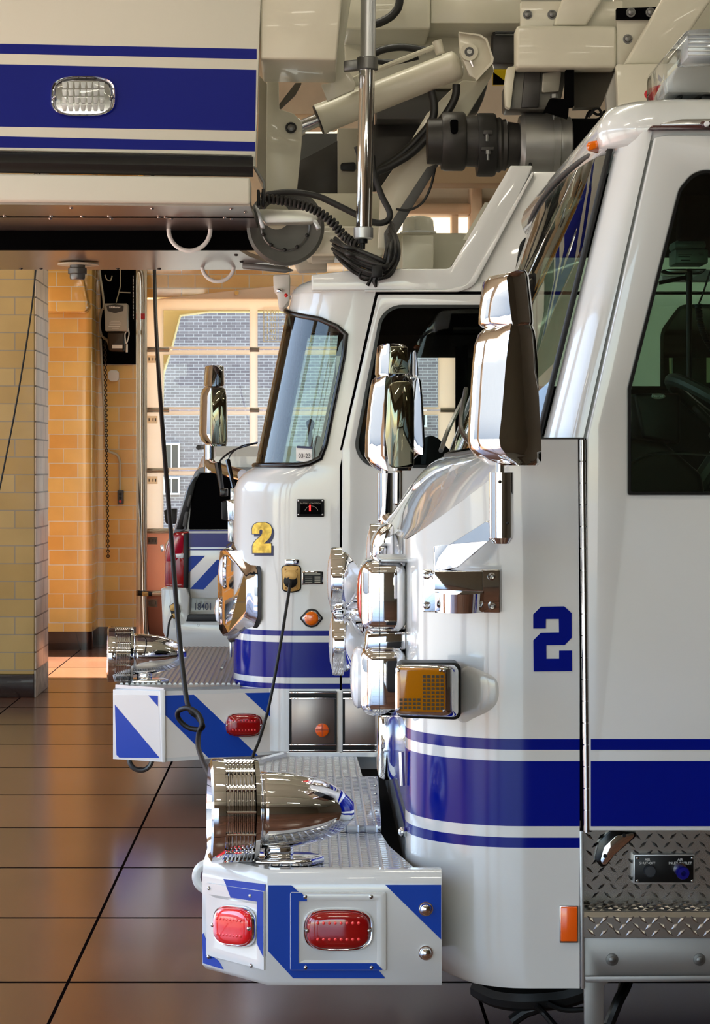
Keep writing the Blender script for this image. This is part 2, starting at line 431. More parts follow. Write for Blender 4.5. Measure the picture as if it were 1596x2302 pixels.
# glazed sectional door
translucent('door_cream', (250, 240, 226), .85)
Yd = 22.15
m = MB(); m.box(dx0 + .005, dx0 + .02, Yd, Yd + .02, 0, .01); door = struct('door_1', m, 'galvanised')
seam = [672, 786, 922, 1058, 1194, 1334, 1432]
bounds = [326, 367, 561, 579, 773, 791, 985, 1026]
for k in range(6):
    t, b = seam[k], seam[k + 1]
    if k < 4:
        rt, rb = (25 if k == 0 else 11), 7
        holes = [[(bounds[q], t + rt), (bounds[q + 1], t + rt), (bounds[q + 1], b - rb), (bounds[q], b - rb)] for q in (1, 3, 5)]
        m = MB(); m.plate([(326, t + 1), (1026, t + 1), (1026, b - 1), (326, b - 1)], holes, Yd, .045, .004); sec = m.build('door_section', 'door_cream', door)
        for q in (1, 3, 5):
            m = MB(); m.pbox(bounds[q], t + rt, bounds[q + 1], b - rb, Yd + .02, Yd + .026); m.build('glass_pane', 'window_glass', sec)
    else:
        m = MB(); m.pbox(326, t + 1, 1026, b - 1, Yd, Yd + .045, .004)
        sec = m.build('door_section', translucent('door_rose', (236, 190, 166), .5) if k == 4 else mat('door_base', (150, 96, 78), .5), door)
    if k:
        for hx in (330, 561, 773, 990):
            w_ = 50 if hx in (330,) else (36 if hx == 990 else 22)
            m = MB(); m.pbox(hx, t - 6, hx + w_, t + 5, Yd - .02, Yd, .003).cyl(W(hx, t, Yd - .02), W(hx + w_, t, Yd - .02), .012, 8); m.build('door_hinge', 'galvanised', sec)
        m = MB(); m.pbox(331, t + 13, 354, t + 30, Yd - .006, Yd, .002); m.build('hinge_plate', 'door_cream', sec)
        m = MB()
        for hx in (334, 343, 349): m.pbox(hx, t + 18, hx + 2, t + 25, Yd - .008, Yd)
        m.build('slot_marking', 'dark_grey', sec)
# number list on the upper glass
sec0 = [o for o in door.children if o.name.startswith('door_section')][0]
m = MB(); m.plate([(592, 690), (700, 690), (700, 769), (592, 769)], [[(594, 692), (698, 692), (698, 767), (594, 767)]], Yd + .012, .003); m.pbox(593, 734, 699, 735, Yd + .012, Yd + .015)
for k, t in enumerate(('1101 -  1', '1201 -  1', '1301 -  1', '1401 -  1', '1501 -  1')):
    m.text(t, W(597, 707.5 + 14.3 * k, Yd + .012), .071, .002, bold=.0012)
m.build('lettering', 'backlit_cream', sec0)
m = MB(); m.pbox(305, 600, 316, 1432, 21.85, 21.95, .004).pbox(316, 600, 330, 1432, 21.92, 21.97, .004); struct('trim_7', m, 'galvanised')
m = MB(); m.pbox(307, 640, 311, 1430, 21.83, 21.86); m.build('track_lip', 'dark_metal', SC.objects['trim_7'])
# outside the glazed door
m = MB(); m.plate([(326, 660), (1026, 660), (1026, 700), (960, 700), (470, 700), (404, 708), (385, 782), (366, 840), (352, 1432), (326, 1432)], [], 22.9, .25, .01); struct('trim_8', m, mat('reveal_cream', (232, 214, 160), .6))
m = MB(); m.box(-80, 90, -70, 110, -.35, -.06); struct('ground', m, mat('yard_concrete', (112, 111, 108), .85, vary=.2, vscale=.6))
m = MB(); m.box(-14, 16, 50, 51, -.06, 14)
bl = m.build('brick_building', 'grey_brick'); tag(bl, 'grey brick building with white windows seen through the glazed bay door', 'building')
for (a, b) in ((996, 1056), (1072, 1112), (920, 960)):
    for q in ((366, 404), (905, 960)):
        if b == 960 and q[0] < 900: continue
        m = MB(); m.plate([(q[0], a), (q[1], a), (q[1], b), (q[0], b)], [[(q[0] + 4, a + 4), ((q[0] + q[1]) / 2 - 1, a + 4), ((q[0] + q[1]) / 2 - 1, b - 4), (q[0] + 4, b - 4)], [((q[0] + q[1]) / 2 + 1, a + 4), (q[1] - 4, a + 4), (q[1] - 4, b - 4), ((q[0] + q[1]) / 2 + 1, b - 4)]], 49.9, .1)
        wf = m.build('window', 'white_trim', bl)
        m = MB(); m.pbox(q[0] + 3, a + 3, q[1] - 3, b - 3, 49.97, 49.99); m.build('pane', mat('far_glass', (60, 66, 74), .05), wf)
m = MB(); m.box(-40, -39, -30, 40, -.06, 9); tag(m.build('street_building', mat('pale_block', (196, 188, 178), .8, vary=.2)), 'pale rendered building across the street from the bay doors', 'building')
# ------------------------------------------------------------------ the engine by the camera
YN = 5.85
eng = thing('fire_engine', 'white fire engine with blue stripes, chrome mirrors and a blue block 2 on its cab', 'fire engine', (1.2, 7.0, 0))
XF, RC, WID = .262, .30, 2.40
Y9 = YN + WID
xd = XX(1303, YN)
# fender: columns from the door gap round the corner, each standing up to the slanting cowl
def outline(nc=10):
    pts = [(xd, YN), (.66, YN), (.61, YN), (.585, YN)]
    for k in range(nc + 1):
        a = pi / 2 * k / nc
        pts.append((XF + RC - RC * sin(a), YN + RC - RC * cos(a)))
    return pts
ZT = 1.776
def crease(x): return ZT if x >= .61 else 1.50 + (x - XF) / (.61 - XF) * (ZT - 1.50)
rowpy = [2222, 2210, 2180, 2130, 1906, 1883, 1857.5, 1711, 1686, 1661.5, 1500]
rowm = [0, 0, 0, 0, 1, 0, 1, 0, 1, 0, 0]
sh = {2222: .10, 2210: .06, 2180: .025}
ol = outline()
def ring(z, shift, top=False):
    pts = []
    for x, y in ol:
        t = (xd - x) / (xd - XF)
        pts.append(V((x + shift * t ** 2, y, crease(x) if top else z)))
    return pts
rows = [ring(ZZ(p, YN), sh.get(p, 0)) for p in rowpy] + [[V((a.x, a.y, lerp(a.z, crease(a.x), .5))) for a in ring(ZZ(1500, YN), 0)], ring(0, 0, True)]
m = MB(); m.loft(rows, closed=False, rowmats=rowm + [0, 0])
m.build('cab_corner', ['white_paint', 'blue_vinyl'], eng, 50)
# front face and far side of the cab
m = MB()
fr = []
for p in rowpy:
    z = ZZ(p, YN); s_ = sh.get(p, 0)
    fr.append([V((XF + s_, YN + RC, z)), V((XF + s_, YN + RC + .5, z)), V((XF + s_, Y9 - RC - .5, z)), V((XF + s_, Y9 - RC, z))] + [V((XF + s_ + RC - RC * cos(a), Y9 - RC + RC * sin(a), z)) for a in (pi / 8, pi / 4, 3 * pi / 8, pi / 2)] + [V((2.6, Y9, z))])
fr.append([V((a.x, a.y, 1.50)) for a in fr[-1]])
m.loft(fr, closed=False, rowmats=rowm + [0]); m.build('front_panel', ['white_paint', 'blue_vinyl'], eng, 50)
# cowl bulging between the front and the windscreen
def cowl(t, v):
    """t up the slope, v across the cab"""
    b = sin(pi * v) ** .7 if 0 < v < 1 else 0
    xe = XF + .348 * t; ze = 1.50 + .276 * t
    ye = YN + (RC - sqrt(max(RC * RC - (XF + RC - xe) ** 2, 0)) if xe < XF + RC else 0)
    xc = XF - .01 + .19 * t; zc = 1.50 + .235 * (1 - (1 - t) ** 1.8)
    y = ye + (Y9 - (ye - YN) - ye) * v
    return V((lerp(xe, xc, b), y, lerp(ze, zc, b)))
m = MB(); m.loft([[cowl(t / 10, v / 24) for v in range(25)] for t in range(11)], closed=False); m.build('cowl', 'white_paint', eng, 60)
# windscreen bowed between cowl and roof
def ws(u, v, o=0):
    b = sin(pi * v) ** .6 if 0 < v < 1 else 0
    lo = V((.613, 0, ZT)).lerp(V((.452 - .01, 0, 1.735)), b)
    hi = V((.806, 0, 2.553)).lerp(V((.765, 0, 2.585)), b)
    q = lo.lerp(hi, u); inset = .10 * (1 - 0)
    return V((q.x + o, YN + inset + (WID - 2 * inset) * v, q.z))
m = MB(); m.loft([[ws(.02 + .96 * u / 8, v / 20) for v in range(21)] for u in range(9)] , closed=False)
m.build('windscreen', 'dark_glass', eng, 60)
edge = [ws(0, v / 20, -.004) for v in range(21)] + [ws(u / 8, 1, -.004) for u in range(1, 9)] + [ws(1, v / 20, -.004) for v in range(19, -1, -1)] + [ws(u / 8, 0, -.004) for u in range(7, 0, -1)]
m = MB(); m.tube(edge, .0085, 8, closed=True); m.build('windscreen_gasket', 'rubber', eng, 60)
# A-pillar
def pil(u, s):
    py = lerp(985, 296, u)
    l = W(lerp(1222, 1392, u), py, YN + .10); r = W(lerp(1311, 1466, u), py, YN)
    ycv = YN + .10 * (1 - s) ** 2.2
    return V((lerp(l.x, r.x, s), ycv, lerp(l.z, r.z, s)))
m = MB(); m.loft([[pil(u / 10, s / 8) for s in range(9)] + [pil(u / 10, 1) + V((.01, .09, 0)), pil(u / 10, 0) + V((.03, .06, 0))] for u in range(11)]); m.build('cab_pillar', 'white_paint', eng, 50)
m = MB(); m.loft([[pil(1 - u / 10, 1) + V((-.004, .012, 0)), pil(1 - u / 10, 1) + V((.022, .012, 0)), pil(1 - u / 10, 1) + V((.022, .05, 0)), pil(1 - u / 10, 1) + V((-.004, .05, 0))] for u in range(11)]); m.build('door_seal', 'grey_metal', eng)
m = MB(); m.pbox(1206, 983.5, 1312, 987.5, YN - .001, YN + .05); m.build('seam', 'dark_metal', eng)
# roof
m = MB()
rz0, rz1 = 2.535, 2.682
def roofring(ins, z): return [V((x, y, z)) for x, y in rnd([(.775 + ins, YN + ins, .13), (.775 + ins, Y9 - ins, .13), (2.6, Y9 - ins), (2.6, YN + ins)], 8)]
def roofx(r, k):
    out = []
    for p in r:
        v = (p.y - YN) / WID; b = sin(pi * min(max(v, 0), 1))
        out.append(V((p.x - (.045 * b if p.x < 1.2 else 0), p.y, p.z + .02 * b * k)))
    return out
m.loft([roofx(roofring(i, z), k) for i, z, k in ((.016, rz0 + .016, 0), (.008, rz0 + .03, 0), (.003, rz0 + .05, 0), (.002, rz0 + .065, 0), (.012, rz0 + .095, .3), (.035, rz0 + .125, .6), (.07, rz0 + .142, .9), (.14, rz0 + .15, 1), (.5, rz0 + .152, 1))]); m.build('cab_roof', 'white_paint', eng, 60)
m = MB(); m.prism([W(1452, 296, YN), W(1462, 285, YN), W(1900, 281, YN), W(1900, 293, YN)], (0, -.03, 0), .004); m.build('drip_rail', 'maroon', eng)  # maroon here is a dark reddish reflection put into the rail's colour
m = MB(); m.prism([W(1483, 279, YN), W(1530, 270, YN), W(1800, 268, YN), W(1800, 284, YN), W(1483, 285, YN)], (0, -.022, 0), .003); m.build('roof_rail', 'steel', eng)
m = MB(); m.pbox(1576, 271, 1610, 287, YN - .04, YN, .006); ml = m.build('marker_light', 'maroon', eng)
m = MB(); m.lathe([(0, .008), (.01, .006)], W(1589, 279, YN - .04), (0, -1, 0), 12); m.build('marker_bulb', 'clear_lens', ml)
c = W(1331, 327, 6.02)
m = MB(); m.prism([W(1316, 328, 5.99), W(1322, 318, 5.99), W(1344, 315, 5.99), W(1347, 320, 5.99), W(1340, 333, 5.99), W(1321, 340, 5.99)], (.03, .05, 0), .006, 3); m.build('roof_marker_light', 'amber_lens', eng)
# door
dl = [(1323, 1868), (1319, 985), (1472, 308, 10), (1500, 303), (1900, 303), (1900, 1868)]
hole = [(1412, 1112, 5), (1412, 872, 30), (1527, 425, 50), (1562, 383, 60), (1880, 383), (1880, 1112)]
m = MB(); m.plate(dl, [hole], YN - .018, .05, .005, n=10); dr = m.build('door', 'white_paint', eng)
hin = [(1419, 1105, 5), (1419, 874, 30), (1533, 428, 46), (1566, 391, 54), (1876, 391), (1876, 1105)]
m = MB(); m.plate([(1411, 1113, 5), (1411, 872, 30), (1526, 424, 50), (1561, 382, 60), (1881, 382), (1881, 1113)], [hin], YN - .024, .02, .003, n=10); m.build('window_trim', 'trim_black', dr)
m = MB(); m.plate(hin, [], YN - .012, .006, n=10); m.build('side_window', 'cab_glass', dr)
m = MB(); m.pbox(1328, 1661.5, 1900, 1686, YN - .0195, YN - .0175); m.pbox(1328, 1711, 1900, 1857.5, YN - .0195, YN - .0175); m.build('stripe', 'blue_vinyl', dr)
m = MB(); m.plate([(1905, 303), (2915, 303), (2915, 1868), (1905, 1868)], [[(2040, 1112, 20), (2040, 400, 40), (2780, 400, 40), (2780, 1112, 20)]], YN - .004, .04, .004); cs_ = m.build('crew_side', 'white_paint', eng)
m = MB(); m.plate([(2034, 1118, 20), (2034, 394, 40), (2786, 394, 40), (2786, 1118, 20)], [], YN + .004, .006); m.build('side_window', 'cab_glass', cs_)
m = MB(); m.pbox(1905, 1661.5, 2915, 1686, YN - .0055, YN - .003).pbox(1905, 1711, 2915, 1857.5, YN - .0055, YN - .003); m.build('stripe', 'blue_vinyl', cs_)
m = MB()
for k in range(18):
    y0 = 988 + k * 49; lean = 10 * (y0 - 988) / 882
    m.pbox(0, 0, 0, 0, 0, 0) if False else None
    a, b = W(1309 + lean, y0 + 1, YN - .012), W(1309.5 + lean, y0 + 47.6, YN - .012)
    m.cyl(a, b, .0088, 12)
m.cyl(W(1309, 986, YN - .012), W(1319, 1871, YN - .012), .0066, 8)
m.build('hinge_joint', 'steel', eng)
m = MB(); m.prism([W(1299, 986, YN), W(1320, 986, YN), W(1330, 1870, YN), W(1306, 1870, YN)], (0, .008, 0)); m.build('hinge_gap', 'black_matte', eng)
# block figure on the cab side
g = [(198, 231), (36, 0)]
two = [(1216, 1363.8), (1268.5, 1363), (1285, 1378.5), (1285.2, 1433.5), (1269, 1450), (1228, 1450.4), (1228.3, 1481), (1256.8, 1480.8), (1256.8, 1462.6), (1285.6, 1462.4), (1286, 1508.5), (1199.6, 1509.5), (1198.8, 1439.5), (1215.6, 1422.5), (1256.6, 1421.8), (1256, 1391.6), (1227.2, 1391.8), (1227, 1412.6), (1198.6, 1413), (1198.6, 1381)]
m = MB(); m.plate([(x, y) for x, y in two], [], YN - .0022, .002); m.build('numeral', 'blue_vinyl', eng)
# skirt edge, step well, diamond tread
m = MB(); m.prism([W(1303, 1868, YN - .004), W(1311, 1868, YN - .004), W(1314, 2224, YN - .004), W(1306, 2224, YN - .004)], (0, .05, 0), .002); m.build('edge_trim', 'satin_aluminium', eng)
def lugs(m, org, du, dv, nu, nv, nrm, s=1.0, mi=0):
    """raised diamond lugs in alternating directions over a plate"""
    du, dv, nrm = V(du), V(dv), V(nrm).normalized(); u, w = du.normalized(), dv.normalized()
    for i in range(nu):
        for j in range(nv):
            c = V(org) + du * (i + (.5 if j % 2 else 0)) + dv * j
            d = (u * .75 + w * .66) if (i + j) % 2 == 0 else (u * .75 - w * .66)
            e = d.cross(nrm)
            L, B, Hh = .014 * s, .0042 * s, .0035 * s
            top = [c + d * L * .45 + nrm * Hh, c - d * L * .45 + nrm * Hh]
            a, b_, p, q = c + d * L, c - d * L, c + e * B, c - e * B
            vs_ = [m.bm.verts.new(x) for x in (a, p, b_, q, top[0], top[1])]
            for f in ((0, 1, 4), (1, 5, 4), (1, 2, 5), (2, 3, 5), (3, 4, 5), (3, 0, 4)):
                m.bm.faces.new([vs_[k] for k in f]).material_index = mi
YS = YN + .12
m = MB(); m.pbox(1300, 1845, 2000, 2052, YS, YS + .01)
a, b = W(1318, 1885, YS), W(1345, 1885, YS)
lugs(m, W(1325, 1880, YS), (.032, 0, 0), (0, 0, -.0225), 26, 9, (0, -1, 0))
m.build('step_back_plate', mat('tread_metal', (178, 176, 172), .27, 1.0), eng, 20, fix=False)
m = MB()
x0, x1 = XX(1312, YN), XX(2000, YN); z1 = ZZ(2052, YN); z0 = ZZ(2108, YN)
prof = [(YS, z1 + .004), (YN + .012, z1), (YN, z1 - .012), (YN, z0), (YN + .02, z0)]
m.loft([[V((x, y, z)) for y, z in prof] for x in (x0, x1)], closed=False)
lugs(m, (x0 + .02, YN, z1 - .018), (.034, 0, 0), (0, 0, -.0165), 24, 3, (0, -1, 0), 1.15)
lugs(m, (x0 + .02, YS - .012, z1 + .003), (.034, 0, 0), (0, -.022, 0), 24, 5, (0, 0, 1), 1.1)
m.build('step_tread', 'tread_metal', eng, 20, fix=False)
m = MB(); m.plate([(1312, 2108), (2000, 2108), (2000, 2200), (1380, 2200, 26), (1358, 2215, 14), (1356, 2440), (1316, 2440)], [], YN + .01, .02, .002); pn = m.build('step_panel', 'step_alloy', eng)
m = MB(); m.prism([W(1314, 2194, YN), W(2000, 2190, YN), W(2000, 2200, YN), W(1316, 2208, YN)], (0, -.006, 0), .002); m.build('panel_rim', 'step_alloy', pn)
for q in ((1376, 2157), (1572, 2157)):
    m = MB(); m.lathe([(0, .0165), (.003, .016), (.004, .009), (.007, .009), (.009, .006)], W(q[0], q[1], YN + .01), (0, -1, 0), 18); m.build('bolt', 'grey_metal', pn)
# grab bar and air panel in the step well
m = MB(); m.prism([W(*p, YS) for p in rnd([(1335, 1930, 14), (1345, 1890, 14), (1370, 1866, 10), (1432, 1870, 6), (1425, 1882, 10), (1380, 1920, 16), (1362, 1945, 8), (1350, 1948, 8)])], (0, -.012, 0), .004, 2); gb = m.build('grab_handle', 'trim_black', eng)
m = MB(); m.prism([W(*p, YS - .012) for p in rnd([(1348, 1932, 8), (1356, 1902, 20), (1384, 1876, 14), (1426, 1871, 6), (1420, 1882, 8), (1378, 1920, 12), (1360, 1942, 7), (1352, 1940, 5)])], (0, -.016, 0), .006, 3); m.build('handle_casting', 'chrome', gb)
for q in ((1403, 1878), (1360, 1924)):
    m = MB(); m.lathe([(0, .0055), (.003, .0055)], W(q[0], q[1], YS - .028), (0, -1, 0), 12); m.build('screw', 'black_plastic', gb)
m = MB(); m.pbox(1424, 1921, 1562, 1987, YS - .022, YS, .002); ap = m.build('air_panel', 'satin_aluminium', eng)
m = MB(); m.pbox(1427, 1924, 1559, 1984, YS - .0245, YS - .02, .001); m.build('name_plate', 'black_plastic', ap)
m = MB()
yy = YS - .0255
for t, p, s in (('AIR', (1449.5, 1935), .0094), ('SHUT-OFF', (1437, 1943), .0094), ('AIR', (1523, 1935), .0094), ('INLET OUTLET', (1503, 1943), .0094)): m.text(t, W(p[0], p[1], yy), s, .0008, sx=1.0)
m.build('lettering', 'white_plastic', ap)
m = MB(); m.lathe([(0, .017), (.012, .017), (.016, .014), (.0165, .006)], W(1460, 1957, YS - .024), (0, -1, 0), 20); m.build('shut_off_knob', mat('knob_grey', (44, 48, 54), .5), ap)
m = MB(); m.lathe([(0, .018), (.008, .018), (.008, .012)], W(1527, 1953, YS - .024), (.1, -1, 0), 20); m.build('fitting_ring', 'steel', ap)
m = MB(); m.lathe([(0, .013), (.012, .016), (.022, .016), (.03, .018), (.036, .016), (.037, .007), (.02, .006)], W(1528, 1955, YS - .03), (.12, -1, -.12), 20); m.build('air_fitting', mat('cap_blue', (14, 14, 120), .35), ap)
for q in ((1433, 1929), (1556, 1929), (1433, 1980), (1556, 1980)):
    m = MB(); m.ball(W(q[0], q[1], YS - .0245), .004, 8, 1, .5, 1); m.build('screw', 'steel', ap)
# orange reflector
m = MB(); m.pbox(1258, 2036, 1300, 2120, YN - .006, YN + .002, .002); rf = m.build('side_reflector', 'steel', eng)
m = MB(); m.pbox(1260.5, 2039, 1298.5, 2117, YN - .011, YN - .004, .003); m.build('reflector_lens', 'orange_reflector', rf)
# dark underside, hoses, tyre
m = MB(); m.box(.55, 2.6, YN + .20, Y9 - .1, .36, .60, .02); m.build('chassis', 'black_matte', eng)
m = MB(); m.box(.45, 2.6, YN + .22, Y9 - .06, .55, 1.30, .03).box(.10, .32, YN + .02, Y9 - .1, .40, .595, .01); m.build('engine_housing', 'black_matte', eng)
m = MB(); m.tube(spline([W(1075, 2216, 6.3), W(1120, 2238, 6.25), W(1180, 2246, 6.2), W(1260, 2240, 6.2), W(1310, 2225, 6.2)]), .035, 10).tube(spline([W(1150, 2296, 6.2), W(1180, 2275, 6.2), W(1210, 2262, 6.2), W(1230, 2225, 6.3)]), .017, 10).tube(spline([W(1205, 2262, 6.15), W(1225, 2280, 6.15), W(1250, 2310, 6.1)]), .009, 8).tube(spline([W(1230, 2255, 6.15), W(1270, 2270, 6.15), W(1330, 2268, 6.15)]), .008, 8).tube(spline([W(1370, 2300, 6.2), W(1390, 2250, 6.2), W(1410, 2210, 6.3), W(1425, 2150, 6.4)]), .016, 8).tube(spline([W(1345, 2320, 6.3), W(1385, 2270, 6.25), W(1400, 2200, 6.3)]), .010, 8)
m.build('air_hose', 'rubber', eng)
m = MB(); m.lathe([(0, .30), (.02, .50), (.05, .54), (.25, .54), (.28, .50), (.30, .30)], (2.0, YN + .08, .54), (0, 1, 0), 40); m.build('tyre', 'rubber', eng)
m = MB(); m.lathe([(0, .30), (.02, .50), (.05, .54), (.25, .54), (.28, .50), (.30, .30)], (2.0, Y9 - .38, .54), (0, 1, 0), 40); m.build('tyre', 'rubber', eng)
# body behind the frame edge
m = MB(); m.box(2.62, 7.5, YN, Y9, .6, 2.6, .04); m.build('rear_body', 'white_paint', eng)
m = MB(); m.lathe([(0, .30), (.02, .50), (.05, .54), (.25, .54), (.28, .50), (.30, .30)], (6.2, YN + .08, .54), (0, 1, 0), 40); m.build('tyre', 'rubber', eng)
m = MB(); m.lathe([(0, .30), (.02, .50), (.05, .54), (.25, .54), (.28, .50), (.30, .30)], (6.2, Y9 - .38, .54), (0, 1, 0), 40); m.build('tyre', 'rubber', eng)

# ---- bumper
YU = 5.80
def bx(px, py, y=YU): return W(px, py, y)
zt, zb = ZZ(1957, YU), ZZ(2217, YU)
xr, xc = XX(993, YU), XX(600, YU)
xl, yl = -.292, 6.00
far = Y9 - .02
plan = [(xr, YU), (xc, YU), (xl, yl), (xl, far - .36), (xc, far), (xr, far)]
def bring(z, ins):
    P = [V((x, y)) for x, y in plan]; out = []
    n = len(P)
    for i in range(n):
        d1 = (P[i] - P[i - 1]).normalized() if i else (P[1] - P[0]).normalized()
        d2 = (P[(i + 1) % n] - P[i]).normalized() if i < n - 1 else d1
        n1, n2 = V((d1.y, -d1.x)), V((d2.y, -d2.x))
        bis = (n1 + n2).normalized(); k = 1 / max(bis.dot(n1), .3)
        out.append(V((P[i].x + bis.x * ins * k, P[i].y + bis.y * ins * k, z)))
    return out
sg = -1
rows = []
def bandrow(z, ins): return bring(z, ins)
prof = [(zb, .05), (zb, .01), (zb + .012, 0), (zt - .052, 0), (zt - .012, .004), (zt, .016), (zt, .045), (zt - .014, .046)]
t0 = bring(0, .1)
ctr = V((sum(p.x for p in t0) / 6, sum(p.y for p in t0) / 6))
o0 = bring(0, .0)
if (V((t0[1].x, t0[1].y)) - ctr).length > (V((o0[1].x, o0[1].y)) - ctr).length: sg = -1
else: sg = 1
m = MB(); m.loft([bring(z, sg * i) for z, i in prof], closed=False)
bp_ = m.build('bumper', 'white_paint', eng, 40)
m = MB(); m.box(xc - .02, xr + .0, YU + .03, YU + .04, zb + .01, zt - .03); m.build('inner_plate', 'white_paint', bp_)
# decked top with its raised lid
mt = MATS['bumper_tread']; nt = mt.node_tree; bs = nt.nodes['Principled BSDF']
tc = nt.nodes.new('ShaderNodeTexCoord'); mp = nt.nodes.new('ShaderNodeMapping'); mp.inputs['Scale'].default_value = (37, 33, 1); mp.inputs['Rotation'].default_value = (0, 0, pi / 2); mp.vector_type = 'POINT'
br = nt.nodes.new('ShaderNodeTexBrick'); br.inputs['Scale'].default_value = 1; br.inputs['Brick Width'].default_value = 1; br.inputs['Row Height'].default_value = 1; br.inputs['Mortar Size'].default_value = .22; br.inputs['Mortar Smooth'].default_value = .8; br.offset = .5
bmp = nt.nodes.new('ShaderNodeBump'); bmp.inputs['Strength'].default_value = 1; bmp.inputs['Distance'].default_value = .004; bmp.invert = True
sp = nt.nodes.new('ShaderNodeMapRange'); sp.inputs[3].default_value = .2; sp.inputs[4].default_value = .42
nt.links.new(tc.outputs['Object'], mp.inputs[0]); nt.links.new(mp.outputs[0], br.inputs['Vector']); nt.links.new(br.outputs['Fac'], bmp.inputs['Height']); nt.links.new(bmp.outputs[0], bs.inputs['Normal'])
nt.links.new(br.outputs['Fac'], sp.inputs[0]); nt.links.new(sp.outputs[0], bs.inputs['Roughness'])
ti = bring(zt - .012, sg * .045)
xg = XX(890, 5.95)
deck = [(xg + .02, ti[0].y), (ti[1].x, ti[1].y), (ti[2].x, ti[2].y), (ti[3].x, ti[3].y), (ti[4].x, ti[4].y), (XX(893, 8.1), ti[5].y)]
deck = [(XX(941, 5.86), YU + .045), (ti[1].x, ti[1].y), (ti[2].x, ti[2].y), (ti[3].x, ti[3].y), (ti[4].x, ti[4].y), (.17, ti[5].y), (.195, 6.6), (.22, 6.25)]
m = MB(); m.prism([V((x, y, zt - .012)) for x, y in deck], (0, 0, -.01)); m.build('deck_plate', 'bumper_tread', bp_)
la, lb = W(760, 1862, 6.5), W(857, 1862, 6.5)
lid = [W(640, 1862, 6.47), W(857, 1862, 6.47), W(850, 1752, 7.5), W(640, 1752, 7.5)]
m = MB(); m.prism([V((p.x, p.y, zt - .012)) for p in lid], (0, 0, .022), .004); ld = m.build('deck_lid', 'bumper_tread', bp_)
m = MB()
for k in range(6):
    c = lerp(6.55, 7.45, k / 5); m.ball((XX(846, c) - .002, c, zt + .011), .006, 8, 1, 1, .5)
m.build('rivet_stud', 'steel', ld)
# blue and recessed panels on the bumper side
def onside(pts, y=YU): return [W(p[0], p[1], y) for p in pts]
m = MB(); m.prism(onside([(603, 1990), (655, 1990), (690, 2022), (690, 2040), (670, 2040), (670, 2165), (838, 2165), (866, 2199), (659, 2199), (603, 2138)]), (0, -.0015, 0)); m.prism(onside([(866, 1989), (991.5, 1989), (991.5, 2112)]), (0, -.0015, 0)); m.build('chevron_stripe', 'blue_reflective', bp_)
# chamfer face helpers: s along from the corner (0) to the front edge (1)
cA, cB = V((xc, YU)), V((xl, yl)); cn = V((-(cB - cA).y, (cB - cA).x)).normalized(); cn = cn if cn.dot(V((-1, -1))) > 0 else -cn
def ch(px, py, out=0.0):
    """where the sight line through the pixel meets the chamfer, pushed out by so much"""
    a, b = (px - VX) / FOC, 1.0
    d = cB - cA
    t = (cA.x * d.y - cA.y * d.x) / (a * d.y - b * d.x)
    return V((a * t + cn.x * out, t + cn.y * out, ZZ(py, t)))
N3 = V((cn.x, cn.y, 0))
def chplate(pts, out=.0015, th=.0015): return [ch(p[0], p[1], out) for p in pts], -N3 * th
for pl in ([(503, 1976), (597, 1988), (597, 2150), (592, 2130), (592, 2025), (583, 2017), (515, 2003)], [(455, 2100), (458, 2098), (478, 2150), (492, 2160), (503, 2179), (457, 2165)]):
    lp, vv = chplate(pl); m = MB(); m.prism(lp, vv); m.build('chevron_stripe', 'blue_reflective', bp_)
# recessed warning lamps
def oval(cx, cy, w, h, n=44, e=3.2):
    return [(cx + w / 2 * abs(cos(a)) ** (2 / e) * (1 if cos(a) > 0 else -1), cy + h / 2 * abs(sin(a)) ** (2 / e) * (1 if sin(a) > 0 else -1)) for a in [2 * pi * k / n for k in range(n)]]
def lampset(parent, name, cx, cy, w, h, place, nrm, lens, bez='chrome', rows=2, depth=.02, colsn=8, ledm='led_rose', clear=None):
    """flush strobe: bezel, domed lens, rows of small reflectors, two end screws"""
    nrm = V(nrm)
    def ringat(s, o): return [place(p[0], p[1]) + nrm * o for p in oval(cx, cy, w * s, h * s)]
    m = MB(); m.loft([ringat(1.0, 0), ringat(1.0, depth * .35), ringat(.96, depth * .6), ringat(.91, depth * .5)], caps=(True, False)); bz = m.build(name, bez, parent, 50)
    m = MB(); m.loft([ringat(.90, depth * .3), ringat(.89, depth * .8), ringat(.8, depth * 1.15), ringat(.5, depth * 1.3), ringat(.2, depth * 1.34)], caps=(False, True)); m.build('lens', lens, bz, 60)
    m = MB()
    for r in range(rows):
        for k in range(colsn):
            q = (cx + w * .66 * ((k + .5) / colsn - .5), cy + h * (.19 if rows == 2 else .25) * (2 * r - rows + 1))
            c_ = place(*q) + nrm * depth * 1.22
            m.ball(c_, .0045, 6)
    m.build('reflector_dot', ledm, bz)
    for s in (-1, 1):
        m = MB(); m.ball(place(cx + s * w * .44, cy) + nrm * depth * .9, .006, 10); m.build('screw', 'steel', bz)
    return bz
pS = lambda px, py: W(px, py, YU)
